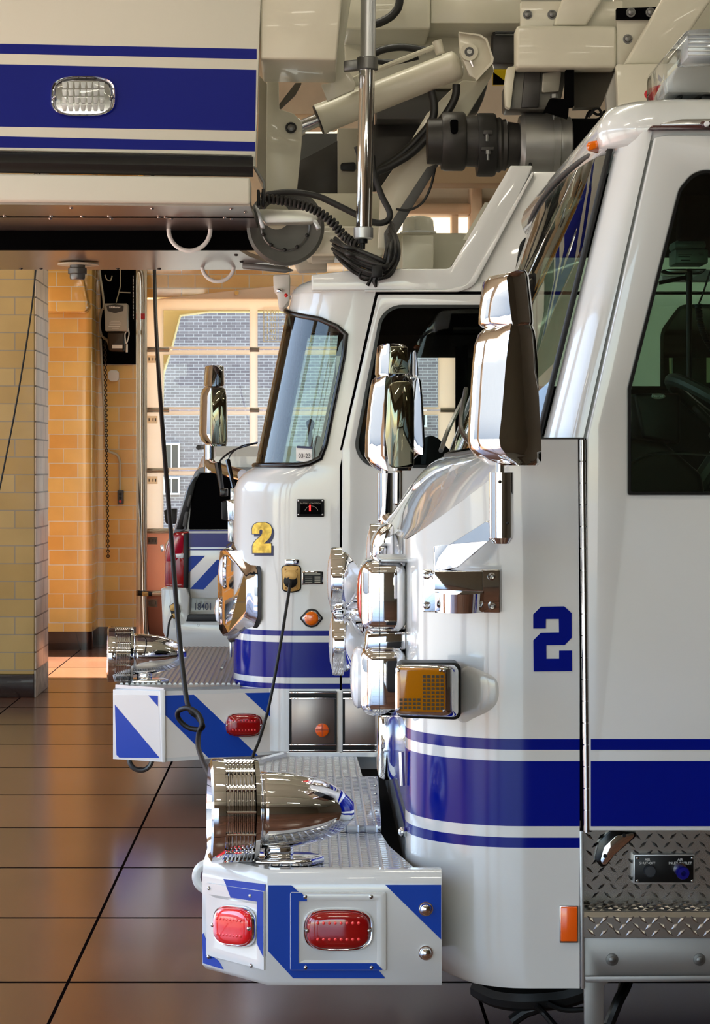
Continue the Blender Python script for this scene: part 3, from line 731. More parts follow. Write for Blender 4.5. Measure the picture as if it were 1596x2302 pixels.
# side recess
m = MB(); m.plate([(652, 2006, 4), (868, 2006, 4), (868, 2181, 4), (652, 2181, 4)], [[(671, 2026, 5), (846, 2026, 5), (846, 2165, 5), (671, 2165, 5)]], YU - .006, .006, .0015); lr = m.build('lamp_recess', 'white_paint', bp_)
o_, i_ = [(671, 2026), (846, 2026), (846, 2165), (671, 2165)], [(684, 2040), (832, 2040), (832, 2158), (684, 2158)]
m = MB(); m.loft([[W(p[0], p[1], YU - .005) for p in o_], [W(p[0] * 1, p[1] * 1, YU - .002) for p in i_], ], caps=(False, True)); m.build('recess_wall', 'white_paint', lr, 20)
m = MB(); m.prism(onside([(653, 2007), (678, 2007), (690, 2022), (690, 2026), (671, 2026), (671, 2165), (846, 2165), (860, 2180), (653, 2180)], YU - .0065), (0, -.001, 0)); m.build('chevron_stripe', 'blue_reflective', lr)
for q in ((686, 2016), (834, 2016), (687, 2175), (835, 2175)):
    m = MB(); m.ball(W(q[0], q[1], YU - .006), .0058, 10, 1, .6, 1); m.build('screw', 'steel', lr)
lampset(bp_, 'warning_light', 760, 2089, 158, 96, pS, (0, -1, 0), 'red_lens_dark')
# chamfer recess
m = MB()
A = [(467, 1984), (597, 2003), (597, 2180), (467, 2146)]; Bq = [(473, 2010), (581, 2025), (581, 2166), (473, 2138)]; Cq = [(484, 2018), (579, 2033), (579, 2150), (484, 2128)]
m.loft([[ch(*p, 0) for p in A], [ch(*p, .006) for p in A], [ch(*p, .006) for p in Bq], [ch(*p, .001) for p in Cq]], caps=(False, True)); lc = m.build('lamp_recess', 'white_paint', bp_, 25)
lp, vv = chplate([(527, 2011), (596, 2021), (596, 2140), (589, 2120), (582, 2110), (582, 2030), (522, 2003)], .0075, .001)
m = MB(); m.prism([ch(*p, .0065) for p in [(513, 1991), (596, 2004), (596, 2150), (582, 2120), (582, 2026), (523, 2017)]], -N3 * -.001); m.build('chevron_stripe', 'blue_reflective', lc)
for q in ((474, 1996), (567, 2013), (473, 2150), (569, 2170)):
    m = MB(); m.ball(ch(q[0], q[1], .006), .0058, 10); m.build('screw', 'steel', lc)
lampset(bp_, 'warning_light', 533, 2081, 92, 92, lambda px, py: ch(px, py + (px - 533) * .10, .004), N3, mat('red_lens_lit', (236, 24, 34), .1, coat=1), ledm='led_rose')
for q in ((957, 2043), (957, 2142)):
    m = MB(); m.lathe([(0, .0195), (.003, .019), (.003, .0165), (.012, .013), (.016, .005)], W(q[0], q[1], YU), (0, -1, 0), 20); m.build('bumper_bolt', 'chrome', bp_)
# towing eye on the bumper front
c = W(458, 1971, 6.45)
m = MB(); m.torus((xl - .0, 6.45, c.z), (0, 1, 0), .040, .0125, 28, 12, radians(70), radians(290), (1, 0, 0)); m.build('tow_eye', 'white_paint', bp_)

# ---- siren on the bumper
ys = 5.95
def siren(parent, cx, cy, y, k, px0, pxr, pxt, r_px, base):
    """chrome bullet siren lying along the truck; px0 front rim, pxr back of the grille, pxt tip of the tail"""
    ax = V((1, .10, -.012)).normalized()
    o = W(px0, cy, y); R = r_px * y / FOC; L1 = (pxr - px0) * y / FOC; L2 = (pxt - px0) * y / FOC
    m = MB(); m.lathe([(L1 * .10, R * .55), (L1 * .10, R * .80), (0, R * .9), (L1 * .04, R * .985), (L1 * .14, R), (L1 * .28, R * .99), (L1 * .30, R * .93), (L1 * .86, R * .93), (L1 * .88, R * .99), (L1 * .97, R * .97), (L1, R * .86), (L1 * 1.0, R * .70)], o, ax, 48); s = m.build('siren', 'chrome', parent, 40)
    m = MB(); m.lathe([(L1 * .11, .001), (L1 * .11, R * .8)], o, ax, 32, caps=False); m.build('siren_grille', 'dark_metal', s)
    m = MB()
    for q in range(7): m.torus(o + ax * L1 * (.355 + .078 * q), ax, R * .955, R * .022, 48, 6)
    u = ax.orthogonal().normalized(); w_ = ax.cross(u)
    for q in range(14):
        a = 2 * pi * q / 14; d = u * cos(a) + w_ * sin(a)
        m.tube([o + ax * L1 * .3 + d * R * .965, o + ax * L1 * .87 + d * R * .965], R * .022, 5)
    m.build('siren_louvre', 'chrome', s)
    rb = R * .735
    m = MB(); m.lathe([(L1 * .98, rb * 1.06), (L1 * 1.02, rb * 1.05), (L1 * 1.04, rb * .985)] + [(lerp(L1 * 1.05, L2, t), rb * sqrt(max(1 - t ** 2.3, 0))) for t in [x / 16 for x in range(16)]] + [(L2 - .001, rb * .22), (L2, .002)], o, ax, 48); m.build('siren_tail', 'chrome', s, 60)
    bc = o + ax * (L1 + (L2 - L1) * .20); zb_ = base + .012
    m = MB(); m.box(bc.x - .27 * R, bc.x + .3 * R, bc.y - .2 * R, bc.y + .25 * R, zb_, bc.z - rb * .8, .01 * k * 2, 3); m.build('siren_foot', 'chrome', s)
    m = MB(); m.prism([V((x, yy, zb_ - .012 * k)) for x, yy in rnd([(bc.x - .62 * R, bc.y - .36 * R, .05 * k), (bc.x + .6 * R, bc.y - .36 * R, .05 * k), (bc.x + .95 * R, bc.y + .1 * R, .03 * k), (bc.x + .6 * R, bc.y + .55 * R, .05 * k), (bc.x - .62 * R, bc.y + .55 * R, .05 * k)])], (0, 0, .02 * k), .008 * k, 3); m.build('siren_flange', 'chrome', s)
    m = MB(); m.torus(o + ax * L1 * .99 + V((0, -rb * .6, rb * .9)), (1, 0, 0), .012 * k, .004 * k, 12, 6); m.build('bolt_eye', 'steel', s)
    return s
siren(bp_, 524, 1822, ys, 1.0, 470, 582, 797, 118, zt - .012)

# ---- chrome lamp housings on the front
def housing(y0, y1, pxl, pxr, pt, pb, name='headlamp_housing', lens=None):
    xl_, xr_ = XX(pxl, y0), XX(pxr, y0); z1_, z0_ = ZZ(pt, y0), ZZ(pb, y0)
    m = MB(); m.box(xl_, xr_, y0, y1, z0_, z1_, .035, 5); h = m.build(name, 'chrome', eng, 40)
    return h, xl_, xr_, z0_, z1_
h1, a, b, z0, z1 = housing(6.10, 6.42, 813, 914, 1262, 1424)
m = MB(); m.pbox(852, 1258, 853.6, 1426, 6.094, 6.11); m.build('joint', 'dark_metal', h1)
m = MB(); m.ball((a + .004, 6.26, (z0 + z1) / 2), .075, 20, .2, 1.0, 1.0); m.build('red_lamp', 'red_lens', h1)
m = MB(); m.box(a + .05, b + .005, 6.104, 6.41, z1 - .004, z1 + .008, .003); m.build('top_seam', 'satin_aluminium', h1)
h2, a, b, z0, z1 = housing(6.10, 6.42, 811, 914, 1457, 1612)
m = MB(); m.pbox(852, 1452, 853.6, 1615, 6.094, 6.11); m.build('joint', 'dark_metal', h2)
m = MB(); m.lathe([(0, .085), (-.012, .087), (-.022, .078), (-.030, .05), (-.033, .01)], (a + .006, 6.26, (z0 + z1) / 2), (1, 0, 0), 28); m.build('headlamp_lens', 'clear_lens', h2)
m = MB(); m.pprism([(825, 1424), (912, 1420), (912, 1460), (820, 1462)], 6.13, 6.40, .004); m.build('bracket', 'chrome', eng)
m = MB(); m.pprism([(852, 1610), (888, 1610), (888, 1752), (870, 1756), (850, 1748)], 7.0, 7.4, .01); m.build('grille_column', 'chrome', eng)
m = MB(); m.tube(spline([W(902, 1690, 6.12), W(903, 1720, 6.12), W(905, 1766, 6.12)]), .007, 8); m.ball(W(906, 1870, 6.13), .014, 10); m.build('front_fitting', 'steel', eng)
m = MB(); m.pprism([(838, 1222), (850, 1196), (868, 1180), (886, 1178), (886, 1256), (838, 1256)], 6.62, 6.9, .02, 3); m.build('upper_lamp_housing', 'chrome', eng)
# spinning roof-level lamps: three heads on one hub
hub = W(790, 1375, 7.06)
m = MB(); m.lathe([(-.02, .04), (0, .05), (.06, .05), (.16, .04)], hub, (1, 0, 0), 20); rr = m.build('rotating_warning_light', 'chrome', eng, 45)
for (hx, hy, yy) in ((748, 1304, 7.0), (752, 1445, 7.0), (835, 1250, 7.35)):
    c = W(hx, hy, yy)
    R = 72 * yy / FOC
    m = MB(); m.lathe([(-.008, R * .92), (-.006, R), (.0, R * 1.02), (.028, R * 1.02), (.030, R * .90), (.036, R * .90), (.05, R * .82), (.075, R * .5), (.095, R * .25), (.10, R * .1)], c, (1, 0, 0), 32); hd = m.build('lamp_head', 'chrome', rr, 40)
    m = MB(); m.lathe([(-.006, R * .92), (-.015, R * .6), (-.019, R * .05)], c, (1, 0, 0), 28); m.build('lamp_lens', 'clear_lens', hd)
    m = MB(); m.tube([c + V((.10, 0, 0)), hub + V((.06, 0, 0))], .018, 10); m.build('lamp_arm', 'chrome', hd)
# amber flasher
y0 = 5.72
m = MB(); m.prism([W(*p, y0 + .08) for p in rnd([(893, 1490, 16), (1037, 1490, 16), (1037, 1619, 16), (893, 1614, 16)])], (0, .10, 0), .006, 3); af = m.build('turn_signal', 'rubber', eng, 45)
m = MB()
m.loft([[W(*p, y) for p in rnd(q, 6)] for q, y in (([(894, 1497, 14), (1031, 1497, 14), (1031, 1613, 14), (894, 1608, 14)], y0 + .082), ([(890, 1494, 14), (1029, 1495, 14), (1029, 1612, 14), (890, 1608, 14)], y0 + .03), ([(888, 1494, 14), (1008, 1496, 14), (1008, 1610, 14), (888, 1606, 14)], y0 + .004), ([(892, 1498, 12), (1003, 1500, 12), (1003, 1606, 12), (892, 1602, 12)], y0))]); m.build('signal_bezel', 'chrome', af, 50)
m = MB(); m.pprism([(893, 1501, 9), (1002, 1503, 9), (1002, 1603, 9), (893, 1600, 9)], y0 - .008, y0 + .004, .006, 3); m.build('signal_lens', 'amber_glass', af, 50)
m = MB()
for i in range(5):
    for j in range(9): m.pbox(950 + i * 10, 1518 + j * 9, 957 + i * 10, 1524 + j * 9, y0 - .0095, y0 - .006)
for i in range(5):
    for j in range(3): m.pbox(898 + i * 10, 1570 + j * 9, 905 + i * 10, 1576 + j * 9, y0 - .0095, y0 - .006)
m.build('signal_grid_pattern', 'amber_led', af)
for q in ((896, 1507), (990, 1507), (998, 1508), (897, 1594), (998, 1598)):
    m = MB(); m.ball(W(q[0], q[1], y0 - .009), .0045, 8); m.build('screw', 'steel', af)
def on1(px, py, out=0.0):
    """where the sight line meets the engine's rounded front corner or flat side"""
    a = (px - VX) / FOC
    cx, cy, r = XF + RC, YN + RC, RC + out
    A, B, C = a * a + 1, -2 * (a * cx + cy), cx * cx + cy * cy - r * r
    D = B * B - 4 * A * C
    t = YN - out
    if a * t < cx and D > 0: t = (-B - sqrt(D)) / (2 * A)
    return V((a * t, t, ZZ(py, t)))
m = MB()
po_ = rnd([(922, 1494, 10), (1060, 1496, 40), (1124, 1522, 40), (1124, 1590, 50), (1050, 1626, 40), (922, 1622, 10)], 8)
m.loft([[on1(1000 + (x - 1000) * k, 1558 + (y - 1558) * k, o) for x, y in po_] for k, o in ((1.0, -.002), (.94, .001), (.82, .0035), (.65, .005), (.4, .0055))], caps=(False, True)); m.build('signal_pod', 'white_paint', eng, 70)

# ---- mirrors
def mirror_head(parent, y, tab_, cap_, yo, name='mirror', fl=False):
    """rows of (py, left px, ridge px, right px): the ridge faces the camera side"""
    def rows(tb):
        out = []
        for py, l, c, r in tb:
            q = []
            for px, dy in ((l, .15), (l + 1.2, .09), (lerp(l, c, .35), .05), (lerp(l, c, .8), .012), (c, .0), (lerp(c, r, .2), .004), (lerp(c, r, .7), .012), (r - 2, .03), (r, .06), (r, .17)):
                q.append(W(px, py, y) + V((0, dy, 0)))
            out.append(q)
        return out
    m = MB(); m.loft(rows(tab_)); h = m.build(name, 'chrome', parent, 50)
    m = MB(); m.loft(rows(cap_)); m.build('spot_mirror', 'chrome', h, 50)
    return h
nm = mirror_head(eng, 5.56, [(727, 1112, 1150, 1200), (733, 1096, 1148, 1204), (745, 1084, 1146, 1208), (770, 1076, 1142, 1211), (830, 1070, 1136, 1214), (930, 1064, 1128, 1218), (985, 1061, 1122, 1221), (1005, 1064, 1125, 1222), (1025, 1078, 1140, 1222), (1040, 1100, 1160, 1221), (1046, 1112, 1165, 1214)], [(606, 1172, 1178, 1186), (608, 1150, 1160, 1189), (614, 1106, 1145, 1192), (625, 1095, 1139, 1194), (670, 1089, 1144, 1199), (705, 1086, 1148, 1203), (720, 1086, 1150, 1204), (728, 1094, 1152, 1203), (731, 1104, 1152, 1198)], .1)
m = MB(); m.cyl(W(1124, 1040, 5.62), W(1124, 1068, 5.62), 10 * 5.62 / FOC, 16).lathe([(0, .02), (.0, .031), (.165, .031), (.18, .02)], W(1127, 1062, 5.62) , (0, 0, -1), 24); m.build('mirror_post', 'chrome', nm)
m = MB(); m.lathe([(0, .029), (.045, .03), (.055, .027), (.06, .015)], W(1127, 1164, 5.62), (0, 0, -1), 24); m.build('post_cup', 'chrome', nm)
m = MB(); m.ball(W(1124, 1083, 5.588), .0045, 8).ball(W(1141, 1176, 5.592), .004, 8); m.build('set_screw', 'black_plastic', nm)
m = MB()
arm = [(974, 1228, 3), (1010, 1224, 18), (1102, 1166, 6), (1103, 1214, 6), (1030, 1276, 24), (990, 1284, 10), (975, 1284, 4)]
m.loft([[W(1040 + (p[0] - 1040) * s_, 1226 + (p[1] - 1226) * s_, lerp(5.74, 5.62, (p[0] - 974) / 130) + o) for p in rnd(arm)] for o, s_ in ((.07, 1.0), (.012, 1.0), (.003, .985), (0, .95))]); m.build('mirror_arm', 'chrome', nm, 50)
m = MB(); m.prism([W(*p, 5.835) for p in rnd([(951, 1280, 3), (1125, 1280, 3), (1125, 1378, 3), (951, 1376, 3)])], (0, .02, 0), .005, 3); bk = m.build('mirror_bracket', 'chrome', nm, 50)
m = MB(); m.prism([W(*p, 5.66) + V((0, 0, 0)) for p in rnd([(975, 1284, 2), (1086, 1284, 2), (1086, 1330, 2), (976, 1326, 2)])], (0, .17, 0), .012, 3); m.build('bracket_pivot', 'chrome', nm, 50)
m = MB()
rows = []
for t in range(13):
    a = pi * t / 12
    xx = lerp(978, 1088, t / 12); dy = .10 * sin(a) ** .6
    rows.append([W(xx, 1332, 5.835) + V((0, -dy, 0)), W(xx, 1375, 5.835) + V((0, -dy * .8, 0)), W(xx, 1377, 5.835), W(xx, 1330, 5.835)])
m.loft(rows); m.build('bracket_foot', 'chrome', nm, 50)
for q in ((959, 1294), (1105, 1296), (959, 1361), (1106, 1363)):
    m = MB(); m.lathe([(0, .0105), (.004, .010), (.006, .006), (.0045, .004)], W(q[0], q[1], 5.833), (0, -1, 0), 16); m.build('screw', 'steel', nm)
# passenger side mirror: its glass faces back and inwards
YM = 8.5
nm2 = mirror_head(eng, YM, [(845, 846, 868, 924), (852, 838, 866, 929), (870, 834, 865, 931), (910, 829, 864, 932), (980, 823, 864, 933), (1025, 822, 864, 932), (1045, 835, 868, 931), (1058, 850, 872, 926)], [(772, 855, 875, 905), (776, 850, 876, 914), (800, 847, 875, 917), (838, 845, 873, 919), (845, 848, 873, 916), (848, 856, 873, 910)], .1)
m = MB(); m.prism([W(*p, YM - .005) for p in rnd([(874, 858, 20), (924, 856, 16), (930, 880, 10), (931, 1050, 10), (876, 1053, 14), (867, 980)])], (.0, .012, 0), .003); m.build('mirror_glass', 'mirror_glass', nm2)
m = MB(); m.prism([W(*p, YM - .003) for p in rnd([(877, 778, 3), (916, 779, 4), (919, 840, 3), (875, 841, 3)])], (0, .008, 0), .003); m.build('spot_glass', 'mirror_glass', nm2)
m = MB(); m.cyl(W(865, 1055, YM + .04), W(865, 1070, YM + .04), .014, 12).lathe([(0, .02), (0, .031), (.12, .031), (.18, .03), (.19, .02)], W(866, 1064, YM + .04), (0, 0, -1), 20).tube([W(866, 1160, YM + .04), W(885, 1185, YM), W(900, 1215, YM - .15)], .03, 10); m.build('mirror_post', 'chrome', nm2)

# ---- inside the cab
m = MB(); m.prism([V((x, YN + .10, z)) for x, z in ((.66, 1.74), (.72, 1.80), (.95, 1.765), (1.05, 1.68), (1.10, 1.3), (.66, 1.3))], (0, WID - .2, 0), .02, 3); db = m.build('dashboard', 'black_plastic', eng)
m = MB(); m.prism([W(*p, 6.3) for p in rnd([(1424, 884, 8), (1530, 884, 8), (1530, 1000, 8), (1445, 985, 10)])], (0, .25, 0), .02, 3); m.build('instrument_pod', 'black_plastic', db)
m = MB(); m.prism([W(1479 + 16 * cos(a), 891 + 6.5 * sin(a), 6.298) for a in [2 * pi * k / 24 for k in range(24)]], (0, -.004, 0)); m.build('maker_badge_rim', 'steel', db)
m = MB(); m.text('Pierce', W(1479, 893, 6.285), .014, .001, align='CENTER'); m.build('lettering', 'white_trim', db)
for o in [m]: pass
mat('wheel_grey', (58, 64, 62), .4)
m = MB(); c = V((1.225, 6.35, 1.815)); nw = V((.57, 0, .82)).normalized(); m.torus(c, nw, .235, .019, 48, 10); m.cyl(c - nw * .03, c - nw * .07, .06, 16).cyl(c - nw * .05, c - nw * .45, .03, 10)
for a_ in (0, 2.1, 4.2):
    d_ = V((.82 * cos(a_), sin(a_), -.57 * cos(a_))); m.tube([c + d_ * .235, c - nw * .05], .012, 8)
m.build('steering_wheel', 'wheel_grey', eng)
m = MB(); m.tube(spline([W(1420, 1042, 5.95), W(1450, 1025, 5.95), W(1500, 1018, 5.95), W(1600, 1022, 5.95), W(1700, 1026, 5.95)]), .005, 6); m.build('door_pull', 'steel', dr)
m = MB(); m.pbox(1404, 1105, 1900, 1200, 6.1, 8.1).box(1.2, 2.58, YN + .1, Y9 - .08, .8, 1.55, .02); m.build('cab_floor', 'black_matte', eng)
m = MB(); m.box(1.5, 1.66, 6.0, 6.6, 1.45, 2.2, .05, 3).box(1.05, 1.6, 6.0, 6.6, 1.35, 1.5, .05, 3); m.build('driver_seat', 'seat_cloth', eng)
m = MB(); m.box(1.5, 1.66, 7.5, 8.1, 1.45, 2.2, .05, 3).box(1.05, 1.6, 7.5, 8.1, 1.35, 1.5, .05, 3); m.build('officer_seat', 'seat_cloth', eng)
m = MB(); m.box(.84, 2.58, YN + .06, Y9 - .06, 2.47, 2.534, .01).pprism([(1540, 395), (1900, 395), (1900, 535), (1530, 535)], 6.3, 6.4, .01); m.build('headliner', 'black_matte', eng)
m = MB(); m.box(2.56, 2.6, YN + .06, Y9 - .04, .8, 2.53); m.build('rear_bulkhead', 'olive_dark', eng)
YO = Y9 - .05
m = MB(); m.plate([(1000, 1500), (1000, 1020), (1120, 1000), (1230, 470), (1880, 470), (1880, 1500)], [[(1118, 872, 8), (1175, 540, 30), (1240, 520, 20), (1840, 520), (1840, 872)]], YO, .05, .004); od = m.build('far_door', 'black_plastic', eng)
m = MB(); m.plate([(1114, 876, 8), (1171, 536, 30), (1238, 516, 20), (1844, 516), (1844, 876)], [[(1122, 868, 8), (1179, 544, 30), (1242, 524, 20), (1836, 524), (1836, 868)]], YO - .01, .02); m.build('window_trim', 'trim_black', od)
m = MB(); m.plate([(1120, 870, 8), (1177, 542, 30), (1241, 522, 20), (1838, 522), (1838, 870)], [], YO + .02, .006); m.build('side_window', 'cab_glass', od)
# radio box on its post
y = 6.6
m = MB(); m.pbox(1518, 560, 1592, 592, y, y + .12, .004).pbox(1516, 540, 1588, 560, y + .01, y + .12, .01); rb_ = m.build('data_radio', mat('radio_grey', (122, 138, 126), .35, .3), eng)
m = MB(); m.prism([W(*p, y - .01) for p in ((1510, 604), (1590, 604), (1580, 614), (1512, 614), (1490, 606))], (0, .14, 0), .004); m.build('radio_tray', 'steel', rb_)
m = MB()
for k, (a, b, w_) in enumerate(((1525, 572, 30), (1525, 576, 26), (1530, 584, 22), (1570, 568, 12), (1572, 572, 10))): m.pbox(a, b, a + w_, b + 2, y - .002, y)
m.build('lettering', 'ink_black', rb_)
m = MB(); m.pbox(1488, 606, 1600, 632, y + .25, y + .3, .005); m.build('light_bar_case', 'white_plastic', rb_)
m = MB(); m.cyl(W(1527, 525, y + .05), W(1527, 545, y + .05), .009, 12); m.build('antenna_plug', 'steel', rb_)
m = MB(); m.cyl(W(1549, 608, y), W(1549, 870, y), .0085, 10).tube([W(1549, 622, y), W(1481, 636, y)], .006, 8).pbox(1543, 604, 1557, 630, y - .01, y + .02, .002); m.build('radio_post', 'black_plastic', rb_)
m = MB()
pth = spline([W(1596, 610, y - .05), W(1580, 660, y - .05), W(1570, 684, y - .05)], 6)
m.tube(pth, .003, 6)
base = spline([W(1569, 684, y - .05), W(1575, 730, y - .05), W(1588, 765, y - .05), W(1605, 790, y - .05)], 8)
hel = []
for i in range(len(base) - 1):
    for k in range(12):
        t = k / 12; c_ = base[i].lerp(base[i + 1], t); a = 2 * pi * (i + t)
        hel.append(c_ + V((cos(a) * .008, sin(a) * .008, 0)))
m.tube(hel, .003, 5); m.build('microphone_cord', 'black_plastic', rb_)
# wipers
m = MB(); m.tube(spline([ws(.02, .2, -.03), ws(.10, .35, -.03), ws(.25, .5, -.03)]), .008, 6).tube(spline([ws(.02, .55, -.03), ws(.10, .7, -.03), ws(.25, .85, -.03)]), .008, 6); m.build('wiper', 'trim_black', eng)
# light bar end on the roof
yl0 = 6.05
m = MB(); m.prism([W(*p, yl0) for p in rnd([(1490, 180, 10), (1492, 130, 20), (1545, 66, 20), (1700, 58), (1700, 190), (1600, 212), (1496, 212, 8)])], (0, .3, 0), .01, 3); lb_ = m.build('roof_light_bar', 'clear_cover', eng, 50)
m = MB(); m.pbox(1545, 72, 1700, 130, yl0 + .06, yl0 + .24, .01); m.build('lamp_reflector', 'clear_lens', lb_)
m = MB()
for k in range(6): m.pbox(1548, 76 + 9 * k, 1700, 79 + 9 * k, yl0 + .05, yl0 + .065, .001)
m.build('lens_rib', 'led_white', lb_)
m = MB(); m.pprism([(1498, 190), (1520, 150), (1700, 138), (1700, 205), (1600, 209), (1500, 209)], yl0 + .03, yl0 + .27, .01); m.build('light_bar_base', mat('bar_grey', (184, 182, 174), .35), lb_)
m = MB(); m.pprism([(1519, 228), (1522, 216), (1533, 212), (1536, 216), (1528, 232)], yl0 + .05, yl0 + .2, .004).pprism([(1570, 232), (1580, 212), (1700, 205), (1700, 232)], yl0 + .05, yl0 + .25, .004); m.build('light_bar_foot', 'black_plastic', lb_)
# ------------------------------------------------------------------ the ladder truck behind
YF = 11.0
trk = thing('ladder_truck', 'white ladder truck with a gold 2 on its cab and an aerial platform above', 'ladder truck', (2.0, 12.2, 0))
R2 = .32; X2 = -.392; W2 = 2.40; YE = YF + W2
def rim(xf, z, n=10, x_end=None, ro=0.0, nofar=False):
    """rounded front of the cab at one height, from the side round to the far side"""
    r = R2
    pts = [V((xf + .33 if x_end is None else x_end, YF + ro, z))]
    for k in range(n + 1):
        a = pi / 2 * k / n; pts.append(V((xf + r - (r - ro) * sin(a), YF + r - (r - ro) * cos(a), z)))
    pts.append(V((xf + ro, YF + W2 / 2, z)))
    for k in range(n + 1):
        a = pi / 2 * (1 - k / n); pts.append(V((xf + r - (r - ro) * sin(a), YE - r + (r - ro) * cos(a), z)))
    return pts
def on2(px, py, out=0.0, xf=X2):
    """where the sight line meets the rounded corner or the flat side of the lower cab"""
    a = (px - VX) / FOC
    cx, cy, r = xf + R2, YF + R2, R2 + out
    A, B, C = a * a + 1, -2 * (a * cx + cy), cx * cx + cy * cy - r * r
    D = B * B - 4 * A * C
    t = YF - out
    if a * t < cx and D > 0: t = (-B - sqrt(D)) / (2 * A)
    return V((a * t, t, ZZ(py, t)))
xg2 = XX(765, YF)
lev = [1690, 1548.6, 1536.6, 1523, 1444, 1429.5, 1417.7, 1130, 1100, 1080, 1066, 1057, 1052, 1046]
lm = [0, 1, 0, 1, 0, 1, 0, 0, 0, 0, 0, 0, 0, 0]
lm = [0, 1, 0, 1, 0, 1, 0] + [0] * 7
sh2 = {1100: .004, 1080: .022, 1066: .048, 1057: .075, 1052: .097, 1046: .114}
m = MB(); m.loft([rim(X2 + sh2.get(p, 0), ZZ(p, YF), x_end=xg2 - .003) for p in lev], closed=False, rowmats=lm); m.build('cab_corner', ['white_paint', 'blue_vinyl'], trk, 50)
m = MB(); m.pbox(763, 1010, 768, 1690, YF + .002, YF + .01); m.prism([W(*p, YF + .001) for p in ((764, 1012), (769, 1012), (850, 660), (844, 658))], (0, .01, 0)); m.prism([W(*p, YF + .001) for p in ((844, 656), (1420, 655), (1420, 661), (848, 662))], (0, .01, 0)); m.build('door_gap', 'black_matte', trk)
# wrap-round windscreen
def fx(py): return lerp(-.278, -.113, (1046 - py) / (1046 - 682))
def gtop(k):                     # upper edge of the glass, by column
    return tab(k, [(0, 800), (1, 752), (2, 735), (4, 716), (11, 688), (13, 684), (40, 684)])
def gbot(k): return tab(k, [(0, 1000), (1, 1030), (2, 1042), (3, 1046), (40, 1046)])
NG = len(rim(0, 0))
def gp(k, u, ro=0.0):
    py = lerp(gbot(k), gtop(k), u); p = rim(fx(py), ZZ(py, YF), ro=ro)[k]; return p
m = MB(); m.loft([[gp(k, u / 10, -.004) for k in range(NG)] for u in range(11)], closed=False); m.build('windscreen', 'cab_glass', trk, 60)
loop = [gp(0, u / 8, -.008) for u in range(9)] + [gp(k, 1, -.008) for k in range(1, NG)] + [gp(NG - 1, 1 - u / 8, -.008) for u in range(1, 9)] + [gp(k, 0, -.008) for k in range(NG - 2, 0, -1)]
m = MB(); m.tube(loop, .0135, 8, closed=True); m.build('windscreen_gasket', 'trim_black', trk, 60)
m = MB(); m.loft([[gp(k, 0, .004) for k in range(NG)], [rim(fx(1052), ZZ(1054, YF), ro=.004)[k] for k in range(NG)]], closed=False)
m.loft([[rim(fx(p), ZZ(p, YF), ro=.003)[k] for k in range(NG)] for p in (684, 672, 655)], closed=False)
m.loft([[gp(k, 1, .003) for k in range(NG)], [rim(fx(684), ZZ(683, YF), ro=.003)[k] for k in range(NG)]], closed=False)
m.loft([[V((fx(p) + .315 + .11 * s / 4, YF + .001 + .0 * s, ZZ(p, YF))) for s in range(5)] for p in (1052, 900, 800, 700, 655)], closed=False)
m.loft([[gp(0, u / 8, .003), rim(fx(lerp(gbot(0), gtop(0), u / 8)), ZZ(lerp(gbot(0), gtop(0), u / 8), YF), x_end=fx(900) + .34, ro=.002)[0]] for u in range(9)], closed=False)
for k in (1, 0): pass
m.build('cab_pillar', 'white_paint', trk, 50)
# roof
def r2ring(ins, z, dx=0):
    return [V((x, y, z)) for x, y in rnd([(-.105 + ins + dx, YF + ins, .30), (-.105 + ins + dx, YE - ins, .30), (2.6, YE - ins), (2.6, YF + ins)], 9)]
zr = ZZ(655, YF)
m = MB(); m.loft([r2ring(i, zr + z, d) for i, z, d in ((0, 0, 0), (.004, .03, .014), (.016, .055, .03), (.04, .075, .05), (.08, .088, .075), (.14, .095, .10), (.5, .10, .2))]); m.build('cab_roof', 'white_paint', trk, 60)
# raised rear roof with its thick moulding
m = MB(); m.pprism([(1050, 656), (1075, 622), (1192, 386), (1900, 386), (1900, 656)], YF + .02, YF + .10, .004); m.build('raised_roof_side', 'white_paint', trk)
m = MB(); m.pprism([(700, 654), (700, 618), (820, 604), (1012, 604, 20), (1148, 372, 4), (1200, 372, 4), (1072, 628, 50), (1030, 652, 40)], YF - .012, YF + .10, .02, 4, n=8); m.build('roof_moulding', 'white_paint', trk, 50)
m = MB(); m.pprism([(820, 651), (1000, 651, 10), (1052, 640, 30), (1196, 386), (1202, 388), (1064, 646, 46), (1030, 656, 30), (820, 656)], YF - .018, YF + .02, .004, 2, n=8); m.build('moulding_trim', 'white_paint', trk, 50)
m = MB(); m.pprism([(893, 524), (1052, 524), (1052, 604), (893, 604)], 12.4, 12.5, .004).pprism([(904, 528), (975, 528), (975, 604), (904, 604)], 12.1, 12.4, .01); m.build('roof_locker', 'cream_paint', trk)
m = MB(); m.pprism([(1010, 604), (1048, 545), (1048, 604)], 12.0, 12.05); m.build('locker_seal', 'black_matte', trk)
m = MB(); m.lathe([(0, .088), (.07, .082), (.085, .07), (.092, .03)], W(940, 524, 12.2), (0, 0, 1), 24).pprism([(932, 492), (944, 492), (946, 516), (932, 516)], 12.11, 12.16, .004); m.build('roof_vent', 'cream_paint', trk)
m = MB(); m.lathe([(0, .1), (.008, .1)], W(940, 525, 12.2), (0, 0, 1), 24); m.build('vent_flange', 'white_paint', trk)
m = MB(); m.prism([W(*p, 12.0) for p in ((1040, 540), (1090, 455), (1100, 455), (1052, 540))], (0, .02, 0)); m.build('roof_rod', 'cream_paint', trk)
